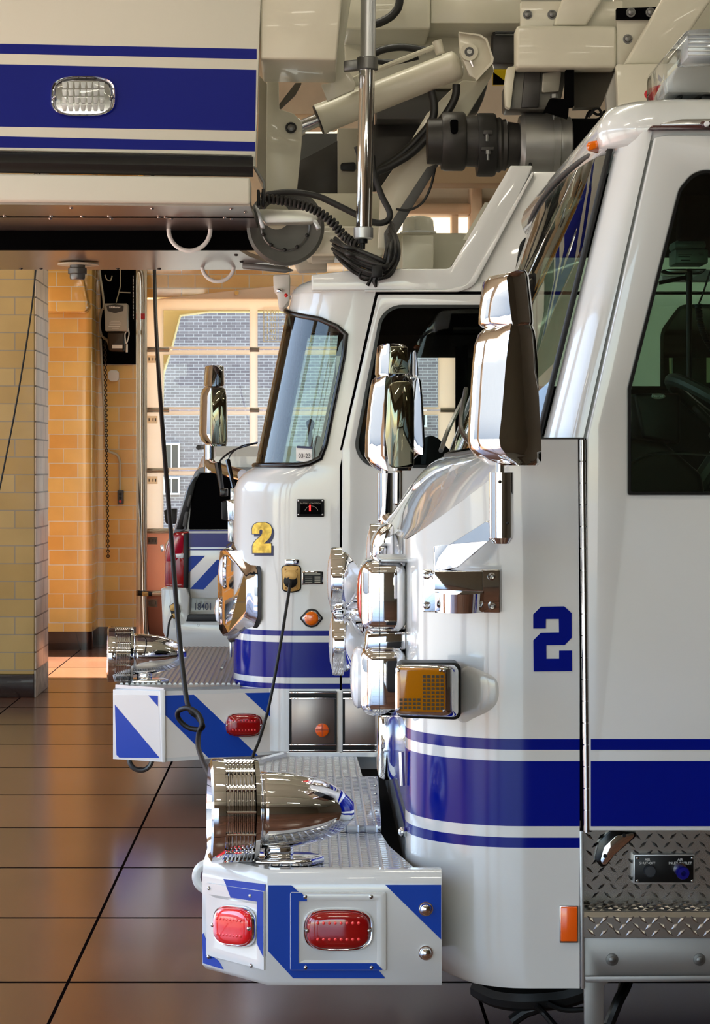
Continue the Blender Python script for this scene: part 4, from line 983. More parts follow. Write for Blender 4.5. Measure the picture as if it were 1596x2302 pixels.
# doors and side
m = MB(); m.plate([(769, 1690), (769, 1013), (850, 662, 6), (1205, 662), (1205, 1690)], [[(789, 1050, 52), (859, 687, 54), (1185, 687, 30), (1185, 1050)]], YF - .008, .04, .004, n=10); d2 = m.build('door', 'white_paint', trk)
wo = [(787, 1052, 54), (858, 685, 56), (1187, 685, 30), (1187, 1052)]
wi = [(797, 1044, 46), (865, 693, 48), (1179, 693, 26), (1179, 1044)]
m = MB(); m.plate(wo, [wi], YF - .013, .02, .003, n=10); m.build('window_trim', 'trim_black', d2)
m = MB(); m.plate(wi, [], YF + .002, .006, n=10); m.build('side_window', 'window_glass', d2)
m = MB(); m.pbox(769, 1417.7, 1205, 1429.5, YF - .01, YF - .006).pbox(769, 1444, 1205, 1523, YF - .01, YF - .006).pbox(769, 1536.6, 1205, 1548.6, YF - .01, YF - .006); m.build('stripe', 'blue_vinyl', d2)
m = MB(); m.plate([(1208, 1690), (1208, 662), (2300, 662), (2300, 1690)], [[(1486, 905, 6), (1486, 745, 50), (1530, 686, 30), (1900, 686), (1900, 905)]], YF, .04, .003); rd = m.build('rear_side', 'white_paint', trk)
m = MB(); m.plate([(1484, 907, 6), (1484, 744, 50), (1529, 684, 30), (1902, 684), (1902, 907)], [[(1492, 899, 6), (1492, 748, 46), (1533, 692, 26), (1894, 692), (1894, 899)]], YF - .005, .02, .002, n=8); m.build('window_trim', 'trim_black', rd)
m = MB(); m.plate([(1491, 900, 6), (1491, 747, 46), (1532, 691, 26), (1895, 691), (1895, 900)], [], YF + .006, .006, n=8); m.build('rear_window', 'cab_glass', rd)
m = MB(); m.pbox(1210, 1417.7, 2300, 1429.5, YF - .002, YF + .002).pbox(1210, 1444, 2300, 1523, YF - .002, YF + .002); m.build('stripe', 'blue_vinyl', rd)
m = MB(); m.plate([(700, 1400), (760, 752), (800, 640), (2300, 640), (2300, 1400)], [[(866, 1000), (868, 752), (893, 752), (893, 1000)], [(909, 1012), (909, 752), (1042, 752), (1042, 1030)], [(1505, 850), (1503, 770, 8), (1512, 770, 8), (1513, 850)], [(1588, 860), (1588, 764), (1800, 764), (1800, 860)]], YE - .05, .05); m.build('far_side', 'black_plastic', trk)
m = MB(); m.box(.22, 2.58, YF + .06, YE - .06, ZZ(752, YF), ZZ(665, YF)).box(.3, .5, 11.9, 12.4, 1.5, 2.5).pprism([(1026, 760), (1052, 760), (1052, 1040), (1026, 1040)], 12.0, 12.1); m.build('headliner', 'black_matte', trk)
m = MB(); m.prism([V((x, YF + .08, z)) for x, z in ((-.20, 1.68), (.02, 1.76), (.16, 1.70), (.2, 1.2), (-.2, 1.2))], (0, W2 - .16, 0), .02); m.box(-.1, 2.58, YF + .06, YE - .06, .7, 1.5); m.build('dashboard', 'black_plastic', trk)
for y in (11.25, 12.5):
    m = MB(); m.prism([W(*p, y) for p in rnd([(955, 1060, 10), (962, 975, 10), (985, 985, 20), (1060, 1062, 10)])], (0, .5, 0), .03, 3); m.build('cab_seat', 'seat_cloth', trk)
m = MB(); m.prism([W(*p, 12.2) for p in rnd([(690, 1046), (700, 1010, 8), (712, 975, 8), (724, 985, 6), (738, 1046)])], (0, .3, 0), .02).tube(spline([W(705, 1040, 11.7), W(698, 990, 11.7), W(697, 955, 11.7)]), .012, 8).pprism([(688, 948, 4), (700, 940, 6), (708, 950, 6), (704, 966, 4), (690, 962, 4)], 11.7, 11.8, .006); m.build('headset_stand', 'black_plastic', trk)
m = MB(); m.pprism([(679, 718), (707, 712), (697, 760), (676, 750)], 11.40, 11.44, .003); m.build('sun_visor', 'black_matte', trk)
m = MB(); m.pprism([(616, 855, 6), (652, 843, 8), (650, 876, 6), (618, 878, 6)], 11.7, 11.75, .01); m.build('dash_camera', 'black_matte', trk)
p0 = gp(6, .02, -.012)
m = MB(); m.prism([on2(*p, .0) + V((.10, -.0, 0)) for p in ((620, 1006), (655, 1008), (657, 1040), (620, 1036))], (0, -.003, 0)); 
for q in [0]: pass
st = m.build('inspection_sticker', 'paper', trk)
m = MB(); m.prism([on2(*p, .004) + V((.10, 0, 0)) for p in ((622, 1002), (656, 1004), (656, 1009), (622, 1007))], (0, -.003, 0)); m.build('sticker_band', 'ink_blue', st)
_d = on2(657, 1029) - on2(620, 1029)
m = MB(); m.text('03-23', on2(625, 1029, .006) + V((.10, -.004, 0)), .030, .001, sx=.9, rotz=atan2(_d.y, _d.x)); m.build('lettering', 'ink_black', st)
# lower cover panels
for (a, b) in ((651, 756), (771, 900)):
    m = MB(); m.pbox(a, 1555, b, 1690, YF - .012, YF - .004, .002); cp = m.build('stainless_cover', 'brown_steel', trk)
    m = MB(); m.plate([(a - 1, 1554), (b + 1, 1554), (b + 1, 1691), (a - 1, 1691)], [[(a + 4, 1568), (b - 4, 1568), (b - 4, 1672), (a + 4, 1672)]], YF - .016, .006, .001); m.build('cover_frame', 'black_plastic', cp)
    for y in (1556, 1569, 1673, 1686):
        m = MB(); m.pbox(a, y, b, y + 3, YF - .019, YF - .014, .001); m.build('cover_edge', 'chrome', cp)
m = MB(); m.lathe([(0, .033), (.006, .033), (.008, .029)], W(724, 1641, YF - .016), (0, -1, 0), 24); rr_ = m.build('round_reflector', 'orange_reflector', trk)
m = MB(); m.pbox(723, 1627, 725, 1655, YF - .0252, YF - .023).pbox(710, 1640, 738, 1642, YF - .0252, YF - .023); m.build('cross_rib', mat('dark_orange', (170, 60, 6), .3), rr_)
m = MB(); m.pbox(756, 1552, 771, 1692, YF - .006, YF, .002); m.build('door_edge_trim', 'white_trim', trk)
# battery gauge
y = YF - .012
m = MB(); m.pprism([(667, 1122, 3), (729, 1122, 3), (729, 1162, 3), (667, 1162, 3)], y, YF, .004); bg_ = m.build('battery_gauge', 'black_plastic', trk)
m = MB(); m.pbox(675, 1129, 722, 1156, y - .002, y); m.build('gauge_face', 'black_matte', bg_)
m = MB(); m.pbox(695, 1135, 698.5, 1149, y - .004, y - .001); m.build('gauge_light', 'led_red', bg_)
m = MB(); m.text('BATTERY CONDITION', W(698, 1133, y - .003), .0098, .0006, align='CENTER'); m.torus(W(700, 1153, y - .002), (0, 1, 0), .034, .0008, 16, 4, radians(200), radians(340), (1, 0, 0)); m.build('lettering', 'grey_plastic', bg_)
for q in ((671, 1126), (725, 1126), (671, 1157), (725, 1157)):
    m = MB(); m.ball(W(q[0], q[1], y), .005, 8, 1, .5, 1); m.build('screw', 'steel', bg_)
# gold figure on the rounded corner
def c4(x, y): return (480 + x / 4.433, 1100 + y / 4.433)
num = [(386, 443), (384, 392), (392, 366), (408, 347), (440, 333), (515, 331), (548, 343), (568, 362), (579, 392), (579, 430), (568, 470), (545, 500), (500, 541), (574, 541), (574, 635), (388, 635), (388, 565), (400, 535), (425, 505), (468, 466), (484, 440), (488, 412), (480, 400), (465, 400), (457, 412), (458, 443)]
def curved(m, pts, out, th):
    """cut-out laid on the rounded corner"""
    b = bmesh.new()
    b.faces.new([b.verts.new((x, y, 0)) for x, y in pts])
    b.normal_update(); bmesh.ops.triangulate(b, faces=list(b.faces))
    bmesh.ops.subdivide_edges(b, edges=list(b.edges), cuts=5, use_grid_fill=True)
    lower = b.copy()
    for v in b.verts: v.co = on2(*c4(v.co.x, v.co.y), out)
    rim_ = [e for e in lower.edges if len(e.link_faces) == 1]
    ex = bmesh.ops.extrude_edge_only(lower, edges=rim_)
    bmesh.ops.delete(lower, geom=[f for f in lower.faces if len(f.verts) == 3], context='FACES')
    new = {v for v in ex['geom'] if isinstance(v, bmesh.types.BMVert)}
    for v in lower.verts: v.co = on2(*c4(v.co.x, v.co.y), out - th if v in new else out)
    m._join(b); m._join(lower)
cxn, cyn = 480, 485
out2 = [(386 + 0, 0)]
def grow(pts, d):
    """outline moved outwards by d"""
    n = len(pts); area = sum(pts[i][0] * pts[(i + 1) % n][1] - pts[(i + 1) % n][0] * pts[i][1] for i in range(n)); s = 1 if area > 0 else -1
    o = []
    for i in range(n):
        a, b, c = V(pts[i - 1]), V(pts[i]), V(pts[(i + 1) % n])
        n1 = V(((b - a).y, -(b - a).x)).normalized() * s; n2 = V(((c - b).y, -(c - b).x)).normalized() * s
        bis = n1 + n2
        bis = bis.normalized() / max(bis.normalized().dot(n1), .5) if bis.length > .1 else n1
        o.append((b.x + bis.x * d, b.y + bis.y * d))
    return o
m = MB(); curved(m, grow(num, 7), .0022, .0022); curved(m, [(x + 20, y + 24) for x, y in grow(num, 3)], .0017, .0016); ns = m.build('numeral_shadow', 'ink_blue', trk, fix=True)
m = MB(); curved(m, num, .0034, .0015); m.build('numeral', 'gold_foil', ns)
# shore power inlet, its plate and cable; label plate; amber marker
m = MB(); m.prism([on2(*p, .012) for p in rnd([(632, 1272, 8), (655, 1269, 20), (677, 1272, 8), (677, 1328, 9), (655, 1333, 20), (634, 1329, 9)])], (0, .012, 0), .003, 2); so_ = m.build('power_inlet', 'black_plastic', trk)
m = MB(); m.prism([on2(*p, .020) for p in rnd([(634, 1274, 7), (655, 1271, 18), (675, 1274, 7), (675, 1326, 8), (655, 1330, 18), (636, 1327, 8)])], (0, .010, 0), .003, 2); m.build('inlet_plate', 'outlet_gold', so_)
m = MB(); m.lathe([(0, .034), (.02, .034), (.024, .02)], on2(653, 1306, .02), (0, -1, 0), 20); m.build('plug_socket', 'black_plastic', so_)
m = MB(); m.prism([on2(*p, .045) for p in rnd([(639, 1288, 6), (648, 1283, 6), (662, 1283, 6), (670, 1290, 6), (668, 1298, 5), (662, 1303, 3), (645, 1303, 3), (640, 1297, 5)])], (0, .02, 0), .004, 2); m.build('inlet_flap', 'outlet_gold', so_)
for q in ((641, 1280), (667, 1280), (642, 1322), (667, 1323)):
    m = MB(); m.ball(on2(q[0], q[1], .021), .005, 8); m.build('screw', 'brass', so_)
m = MB(); m.prism([on2(*p, .018) for p in rnd([(640, 1257, 2), (670, 1257, 2), (672, 1263, 3), (669, 1270, 2), (641, 1270, 2)])], (0, .018, 0), .002); m.build('inlet_hinge', 'chrome', so_)
m = MB(); m.prism([on2(*p, .006) for p in rnd([(679, 1285), (701, 1283), (726, 1285), (726, 1314), (705, 1313), (679, 1315)])], (0, .006, 0), .001); lp_ = m.build('label_plate', 'chrome', trk)
m = MB(); m.pbox(681, 1287, 724, 1312, YF - .008, YF - .005); m.build('plate_face', 'black_plastic', lp_)
m = MB()
for k in range(4): m.pbox(707, 1296 + k * 4, 720, 1298.6 + k * 4, YF - .0095, YF - .0075)
m.pbox(685, 1289.5, 720, 1291.5, YF - .0095, YF - .0075)
for k in range(4): m.pbox(686, 1296.5 + k * 4, 702, 1297.8 + k * 4, YF - .0095, YF - .0075)
m.build('lettering', 'grey_plastic', lp_)
def lens_oval(cx, cy, w, h): return [(cx + w / 2 * cos(a), cy + h / 2 * sin(a) * (1 - .0 * abs(cos(a)))) for a in [2 * pi * k / 32 for k in range(32)]]
m = MB(); m.pprism([(673, 1390, 4), (690, 1371, 8), (700, 1368, 12), (712, 1371, 8), (727, 1390, 4), (712, 1408, 8), (700, 1411, 12), (688, 1408, 8)], YF - .006, YF, .002); am = m.build('side_marker', 'rubber', trk)
m = MB(); m.pprism([(677, 1390, 4), (692, 1375, 8), (700, 1372, 12), (710, 1375, 8), (723, 1390, 4), (710, 1405, 8), (700, 1408, 12), (690, 1405, 8)], YF - .016, YF - .005, .005, 3); m.build('marker_bezel', 'chrome', am)
m = MB(); m.lathe([(0, .035), (.012, .034), (.02, .026), (.023, .008)], W(700, 1390, YF - .013), (0, -1, 0), 28); m.build('marker_lens', 'amber_lens', am)
# headlamp bezel wrapped round the front corner
hb0 = [(527, 1213, 11.3), (547, 1226, 11.2), (578, 1268, 11.07), (582, 1290, 11.04), (582, 1388, 11.04), (574, 1410, 11.07), (538, 1437, 11.2), (515, 1442, 11.3), (505, 1420, 12.3), (503, 1300, 12.4), (510, 1225, 12.3)]
hb2 = [(502, 1236, 11.22), (512, 1240, 11.18), (548, 1290, 11.09), (553, 1304, 11.06), (553, 1374, 11.06), (546, 1390, 11.09), (512, 1424, 11.18), (500, 1428, 11.22), (492, 1415, 12.3), (488, 1300, 12.4), (494, 1240, 12.3)]
def hbl(t, s=1.0, dx=0):
    cx_, cy_ = 535, 1332
    out = []
    for p, q in zip(hb0, hb2):
        x, y, d = lerp(p[0], q[0], t), lerp(p[1], q[1], t), lerp(p[2], q[2], t)
        out.append(W(cx_ + (x - cx_) * s + dx, cy_ + (y - cy_) * s, d))
    return out
m = MB(); m.loft([hbl(-.18, 1.0), hbl(.06, 1.0)]); hb_ = m.build('headlamp_bezel', 'rubber', trk, 30)
m = MB(); m.loft([hbl(.06, .97), hbl(.2, .97), hbl(.34, .93), hbl(.9, 1.0), hbl(1.0, .985)]); m.build('bezel_shell', 'chrome', hb_, 30)
for (px, py, w_, h_) in ((497, 1285, 12, 70), (488, 1372, 14, 58)):
    m = MB(); p = W(px, py, 11.6); m.lathe([(0, h_ / 2 * 11.6 / FOC), (-.02, h_ / 2 * 11.6 / FOC), (-.035, h_ / 2 * .8 * 11.6 / FOC), (-.045, .01)], p + V((.03, 0, 0)), (1, 0, 0), 24); m.build('lamp_lens', 'clear_lens', hb_)
    m = MB(); m.torus(p + V((.02, 0, 0)), (1, 0, 0), h_ / 2 * 11.6 / FOC, .01, 28, 8); m.build('lamp_ring', 'chrome', hb_)
m = MB(); m.pprism([(509, 1124, 3), (533, 1122, 8), (537, 1135, 10), (535, 1170, 8), (512, 1172, 4)], 11.45, 11.62, .012, 3); cl = m.build('corner_lamp', 'chrome', trk, 45)
m = MB(); m.pprism([(497, 1128, 3), (511, 1125, 3), (511, 1171, 3), (498, 1168, 3)], 11.45, 11.6, .008, 3); m.build('corner_lens', 'black_plastic', cl)
m = MB(); m.pbox(512, 1170, 524, 1218, 11.5, 11.54, .004).pbox(518, 1098, 526, 1126, 11.5, 11.54, .002).pbox(516, 1436, 521, 1478, 11.5, 11.54, .002); m.build('lamp_stalk', 'steel', cl)
m = MB(); m.tube([W(489, 1040, 11.9), W(500, 1110, 11.9)], [.018, .012], 8).tube([W(512, 1035, 11.8), W(526, 1100, 11.7)], [.014, .01], 8).tube(spline([W(488, 1050, 11.9), W(500, 1030, 11.9), W(530, 1010, 11.9), W(578, 995, 11.8)]), .006, 6).tube(spline([W(512, 1038, 11.8), W(520, 1020, 11.8), W(545, 1002, 11.8), W(578, 997, 11.8)]), .004, 6).pbox(494, 1098, 512, 1116, 11.85, 11.92, .006); m.build('wiper', 'trim_black', trk)
# bumper
A_, B_, C_ = (650, 11.04), (366, 10.97), (254, 11.14)
def pt(q, py): return W(q[0], py, q[1])
sec = [(A_, 1546, 1693), (B_, 1554, 1713), (C_, 1550, 1706)]
ZD = .60
bodyp = [pt(q, t) for q, t, b in sec], [pt(q, b) for q, t, b in sec]
xC = bodyp[0][2].x
far2 = [(xC, 13.1), (bodyp[0][1].x, YE + .15), (bodyp[0][0].x, YE + .15)]
top = bodyp[0] + [V((x, y, ZD)) for x, y in far2]; bot = bodyp[1] + [V((x, y, .26)) for x, y in far2]
m = MB(); m.loft([bot, top]); bb = m.build('bumper', 'white_paint', trk, 30)
m = MB()
dk = [V((p.x, p.y, max(p.z, ZD))) for p in top]
c_ = sum(dk, V()) / 6
dk = [c_ + (p - c_) * .975 for p in dk]
dk[0] = V((XX(540, 11.1), 11.10, dk[0].z)); dk[5] = V((XX(530, 13.4), 13.5, dk[5].z))
m.prism([V((p.x, p.y, ZD + .008)) for p in dk], (0, 0, -.02)); dp = m.build('deck_plate', 'satin_aluminium', bb)
m = MB()
for k in range(24):
    x = lerp(dk[2].x + .03, dk[0].x + .02, k / 23)
    m.tube([V((x, 11.17, ZD + .008)), V((x - .0, 13.45, ZD + .008))], .010, 6)
m.build('deck_rib', 'satin_aluminium', dp)
m = MB(); m.pbox(0, 0, 1, 1, 12, 12.001) if False else None
p = W(500, 1492, 11.9); m.prism([V((XX(496, 11.95), 11.95, ZD + .018)), V((XX(502, 11.95), 11.95, ZD + .018)), V((XX(510, 12.4), 12.4, ZD + .018)), V((XX(505, 12.4), 12.4, ZD + .018))], (0, 0, .008)); m.build('deck_handle', 'steel', dp)
def s2(px, py, o=.002):
    t = (px - 366) / (650 - 366); y = lerp(10.97, 11.04, t) - o; return W(px, py, y)
def s3(px, py, o=.002):
    t = (px - 254) / (366 - 254); y = lerp(11.14, 10.97, t) - o; return W(px, py, y)
for f, pl in ((s3, [(258, 1584), (359, 1704), (268, 1703), (261.5, 1697)]), (s3, [(333, 1563), (355, 1564), (355, 1588)]), (s2, [(370, 1563.5), (436, 1561.7), (581, 1699.5), (468, 1703), (371, 1607)]), (s2, [(550, 1558), (639, 1556), (642, 1643.5)])):
    m = MB(); m.prism([f(*p) for p in pl], (0, .003, 0)); m.build('chevron_stripe', 'blue_reflective', bb)
for f, pl in ((s3, [(257, 1562), (356, 1562.5), (361, 1705), (268, 1704.5), (261, 1698)]), (s2, [(369, 1562), (640, 1555), (644, 1688), (372, 1704)])):
    m = MB(); m.prism([f(*p, .001) for p in pl], (0, .002, 0)); m.build('reflective_sheet', 'white_reflective', bb)
m = MB(); m.pprism([(359, 1552), (371, 1552), (372, 1714), (364, 1714)], 10.958, 10.99, .003); m.build('corner_trim', 'white_trim', bb)
lampset(bb, 'warning_light', 549, 1629, 86, 54, lambda px, py: s2(px, py, .004), (0, -1, 0), 'red_lens_dark', depth=.03)
c = W(316, 1706, 11.3); m = MB(); m.torus(c, (0, 1, 0), .058, .013, 24, 10, 0, pi, (1, 0, 0)); m.build('tow_hook', 'grey_metal', bb)
siren(bb, 270, 1471, 11.24, 1.0, 241, 300, 419, 63, ZD + .008)
# mirrors
pm = mirror_head(trk, 13.5, [(869, 458, 475, 500), (874, 452, 474, 505), (890, 447, 473, 508), (975, 445, 472, 510), (990, 450, 473, 510), (1003, 465, 478, 506)], [(821, 462, 478, 498), (824, 458, 478, 502), (864, 455, 476, 503), (868, 460, 476, 500)], .1)
m = MB(); m.prism([W(*p, 13.495) for p in rnd([(474, 873, 6), (503, 872, 6), (508, 890, 6), (508, 1000, 5), (474, 998, 5)])], (0, .012, 0), .003); m.build('mirror_glass', 'mirror_glass', pm)
m = MB(); m.cyl(W(470, 1000, 13.55), W(470, 1062, 13.55), .03, 16).tube([W(470, 1040, 13.55), W(480, 1050, 13.5), W(545, 1068, 13.2)], .035, 10); m.build('mirror_post', 'chrome', pm)
dm = mirror_head(trk, 10.8, [(850, 925, 940, 944), (856, 920, 942, 948), (900, 918, 946, 952), (1000, 916, 950, 957), (1015, 920, 950, 956), (1022, 930, 950, 954)], [(788, 922, 934, 937), (792, 918, 935, 939), (840, 916, 938, 942), (846, 920, 938, 940)], .1)
m = MB(); m.lathe([(0, .03), (.15, .03), (.16, .02)], W(893, 1062, 10.85), (0, 0, -1), 16).tube([W(893, 1062, 10.85), W(935, 1018, 10.85)], .015, 8).tube([W(893, 1125, 10.85), W(930, 1150, 10.95)], .025, 8); m.build('mirror_post', 'chrome', dm)
# light bar end on the far front edge of the roof
m = MB(); m.pprism([(614, 618), (652, 616), (650, 676), (636, 694), (626, 690), (622, 655), (615, 650)], 13.0, 13.3, .01); fl = m.build('roof_lamp', 'white_plastic', trk)
m = MB(); m.pprism([(622, 648), (634, 648), (634, 657), (622, 657)], 12.95, 13.0, .003); m.build('lamp_clip', 'chrome', fl)
m = MB(); m.ball(W(643, 664, 12.9), .012, 10); m.build('lamp_dot', 'red_lens', fl)
# body, wheels
m = MB(); m.box(2.9, 9.5, YF, YE, .6, 2.3, .04); m.build('rear_body', 'white_paint', trk)
m = MB(); m.box(.2, 9.0, YF + .5, YE - .5, .35, .65); m.build('chassis', 'black_matte', trk)
for x in (1.9, 7.0):
    for y in (YF + .08, YE - .38):
        m = MB(); m.lathe([(0, .30), (.02, .50), (.05, .54), (.25, .54), (.28, .50), (.30, .30)], (x, y, .54), (0, 1, 0), 36); m.build('tyre', 'rubber', trk)
# ------------------------------------------------------------------ aerial ladder and platform (parts of the ladder truck)
def BY(px): return 10.85 + px / 582 * .13
def wb(px, py, o=0.0): return W(px, py, BY(px) + o)
m = MB(); m.prism([wb(*p) for p in ((-160, -60), (588, -60), (574, 374), (-160, 343))], (0, .08, 0), .004); bk2 = m.build('platform_panel', 'white_satin', trk)
for pl in ([(-160, 95), (577, 110), (577, 133), (-160, 117)], [(-160, 141), (576, 157), (574, 294), (-160, 282)], [(-160, 303), (574, 319), (573, 340), (-160, 329)]):
    m = MB(); m.prism([wb(*p, -.0015) for p in pl], (0, .002, 0)); m.build('stripe', 'blue_satin', bk2)
ov = lambda s_, o_, cx=187, cy=216, w_=150, h_=94: [wb(p[0], p[1], -o_) for p in oval(cx, cy, w_ * s_, h_ * s_)]
m = MB(); m.loft([ov(1, 0), ov(1, .012), ov(.95, .022), ov(.90, .02), ov(.86, .004)], caps=(True, True)); bz = m.build('panel_strobe', 'chrome', bk2, 50)
m = MB()
for r in range(4):
    for k in range(7): m.prism([wb(p[0], p[1], -.012) for p in ((139 + k * 14, 184 + r * 17), (151 + k * 14, 184 + r * 17), (149 + k * 14, 198 + r * 17), (141 + k * 14, 198 + r * 17))], (0, .008, 0), .002)
m.build('reflector_grid_pattern', 'led_white', bz)
m = MB(); m.loft([ov(.90, .018), ov(.88, .034), ov(.8, .045), ov(.5, .05), ov(.1, .052)], caps=(False, True)); m.build('lens', 'clear_cover', bz, 60)
for s_ in (-1, 1):
    m = MB(); m.ball(wb(187 + s_ * 64, 218, -.03), .012, 10); m.build('screw', 'steel', bz)
m = MB(); m.loft([[wb(px, lerp(a, b, t) , -.012 - .05 * sin(pi * t)) for t in (0, .12, .3, .5, .7, .88, 1)] + [wb(px, b, .02), wb(px, a, .02)] for px, a, b in ((-160, 338, 386), (569, 352, 398))]); m.build('bumper_roll', 'rubber', bk2, 50)
m = MB(); m.tube([wb(-160, 336, -.012), wb(566, 350, -.012)], .004, 6); m.build('hinge_rod', 'steel', bk2)
m = MB(); m.prism([wb(*p, -.02) for p in ((-160, 388), (562, 398), (562, 459), (-160, 449))], (0, .3, 0), .012, 3); m.build('platform_sill', 'white_satin', bk2)
zu = 2.985
xr1 = XX(562, 10.95)
m = MB(); m.prism([V((x, y, zu)) for x, y in ((-1.9, 10.86), (xr1, 10.97), (XX(582, 12.1), 12.1), (-1.9, 12.1))], (0, 0, .03)); up = m.build('platform_floor', 'brown_steel', bk2)
m = MB(); m.prism([V((x, y, zu - .001)) for x, y in ((-1.9, 11.40), (-.29, 11.44), (-.29, 11.452), (-1.9, 11.412))], (0, 0, -.003)); m.build('seam', 'black_matte', up)
for k, (px, y) in enumerate(((10, 11.36), (115, 11.37), (184, 11.39), (245, 11.39), (357, 11.42), (372, 11.42), (505, 11.44), (160, 11.02), (342, 11.04), (520, 11.06), (113, 11.50), (250, 11.50), (385, 11.50), (520, 11.50), (552, 11.2))):
    m = MB(); m.ball((XX(px, y), y, zu - .001), .011, 8, 1, 1, .6); m.build('rivet_stud', 'steel', up)
m = MB(); m.box(-1.9, XX(575, 12.1), 12.08, 12.12, 2.88, 2.99); m.build('floor_riser', 'black_matte', bk2)
zl = 2.893
m = MB(); m.prism([V((x, y, zl)) for x, y in ((-1.9, 12.1), (XX(528, 12.1), 12.1), (XX(560, 12.6), 12.6), (XX(648, 13.45), 13.45), (-1.9, 13.45))], (0, 0, .025)); lo = m.build('lower_floor', 'brown_steel', bk2)
for px, y in ((47, 13.35), (92, 13.35), (190, 13.36), (265, 13.36), (358, 13.37), (531, 12.5), (543, 12.9), (600, 13.2), (560, 13.35)):
    m = MB(); m.ball((XX(px, y), y, zl - .001), .012, 8, 1, 1, .6); m.build('rivet_stud', 'dark_metal', lo)
m = MB(); m.torus(W(426, 517, 12.0), (0, 1, 0), .112, .012, 36, 10, -pi * .04, pi * 1.04, (1, 0, 0)); m.build('tie_ring', 'white_trim', bk2)
m = MB(); m.torus(W(490, 597, 13.3), (0, 1, 0), .095, .012, 36, 10, -pi * .04, pi * 1.04, (1, 0, 0)); m.build('tie_ring', 'white_trim', bk2)
m = MB(); m.lathe([(0, .12), (.008, .12)], W(176, 597, 12.95) + V((0, 0, .01)), (0, 0, -1), 28); dr_ = m.build('drain_plate', 'beige_metal', bk2)
p = W(174, 590, 12.95); m = MB(); m.lathe([(0, .045), (.03, .045), (.035, .055), (.065, .055), (.07, .045), (.09, .045), (.1, .04)], p, (0, 0, -1), 20); m.build('drain_nozzle', 'grey_metal', dr_)
m = MB(); m.prism([wb(*p, .32) for p in ((566, 372), (571, 368), (596, 408), (597, 452), (592, 452), (591, 412))], (0, .03, 0), .002); m.build('end_bracket', 'grey_metal', bk2)
# white cabinet hanging by the platform
m = MB(); m.prism([W(*p, 11.0) for p in ((585, -80), (774, -80), (757, 135), (585, 133))], (0, .66, 0), .012, 3); m.build('platform_cabinet', 'cream_paint', trk)
m = MB(); m.prism([W(*p, 11.68) for p in ((740, -80), (800, -80), (774, 100), (776, 140), (800, 190), (796, 202), (736, 228), (722, 190), (742, 186))], (0, .03, 0), .004); m.build('mount_plate', 'cream_paint', trk)
m = MB(); m.prism([W(*p, 11.7) for p in rnd([(600, 180), (626, 184), (628, 245), (660, 255, 8), (680, 276, 20), (678, 322), (667, 432), (598, 432)])], (0, .05, 0), .004); vp = m.build('hinge_plate', 'cream_paint', trk)
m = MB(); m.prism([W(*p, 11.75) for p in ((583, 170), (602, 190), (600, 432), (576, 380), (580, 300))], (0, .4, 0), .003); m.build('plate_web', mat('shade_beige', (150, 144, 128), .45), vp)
m = MB(); m.torus(W(654, 287, 11.69), (0, 1, 0), .024, .006, 20, 8); m.build('pin_ring', 'rubber', vp)
m = MB(); m.lathe([(0, .021), (.015, .02), (.018, .012)], W(655, 288, 11.70), (0, -1, 0), 6); m.build('hinge_pin', 'grey_metal', vp)
m = MB(); m.pprism([(629, 246), (626, 236), (664, 186), (678, 186), (664, 212)], 11.8, 11.84, .003); m.build('brace', mat('brace_taupe', (86, 80, 70), .5), vp)
# lift cylinder with its rod, pipe and bracket
Yc = 11.85
def along(a, b, t): return a.lerp(b, t)
ca, cb = W(719, 268, Yc), W(1036, 142, Yc); axc = (cb - ca)
Lc = axc.length
r34 = 34 * Yc / FOC
m = MB(); m.lathe([(-.005, r34 * .8), (-.005, r34 * 1.02), (.02, r34 * 1.02), (.022, r34), (Lc * .90, r34 * .96), (Lc * .905, r34 * 1.0), (Lc * .97, r34 * .96), (Lc * .985, r34 * .8), (Lc, r34 * .5)], ca, axc, 36); cy_ = m.build('lift_cylinder', 'cream_paint', trk, 45)
m = MB(); m.lathe([(-.16, 15 * Yc / FOC), (0, 15 * Yc / FOC)], ca, axc, 20).lathe([(-.19, .05), (-.12, .05), (-.10, .046)], ca, axc, 16); m.build('cylinder_rod', 'steel', cy_)
m = MB(); m.lathe([(-.012, r34 * .97), (.002, r34 * .99)], ca, axc, 36); m.build('rod_seal', 'rubber', cy_)
m = MB(); m.tube(spline([W(792, 180, Yc - .1), W(832, 163, Yc - .1), W(920, 128, Yc - .1), W(975, 106, Yc - .1)]), .014, 8).cyl(W(982, 92, Yc - .1), W(990, 120, Yc - .1), .026, 12).pprism([(783, 176), (804, 170), (808, 190), (787, 196)], Yc - .12, Yc - .05, .006); m.build('hydraulic_pipe', 'cream_paint', cy_)
br_o = [(1031, 73), (1078, 80), (1092, 89), (1106, 131), (1104, 140), (1071, 178), (1055, 169), (1033, 117)]
m = MB(); m.pprism(br_o, 11.72, 11.75, .004); bt = m.build('cylinder_bracket', 'cream_paint', trk)
m = MB(); m.loft([[W(*p, y) for p in ((1031, 71), (1080, 77), (1095, 87), (1110, 131), (1108, 142), (1071, 182))] + [W(*p, y) for p in ((1068, 177), (1103, 139), (1105, 131), (1091, 90), (1078, 81), (1031, 74))] for y in (11.68, 12.0)]); m.build('bracket_rim', 'cream_paint', bt, 25)
for rr_, d, mm in ((20, .03, 'cream_paint'), (11, .034, 'dark_grey'), (5.5, .037, 'steel')):
    m = MB(); m.lathe([(0, rr_ * 11.7 / FOC), (d, rr_ * 11.7 / FOC * .97)], W(1054, 119, 11.72), (0, -1, 0), 24); m.build('pivot_pin', mm, bt)
m = MB(); m.tube([W(1058, 136, 11.69), W(1064, 150, 11.69)], [.010, .007], 8); m.build('grease_fitting', 'steel', bt)
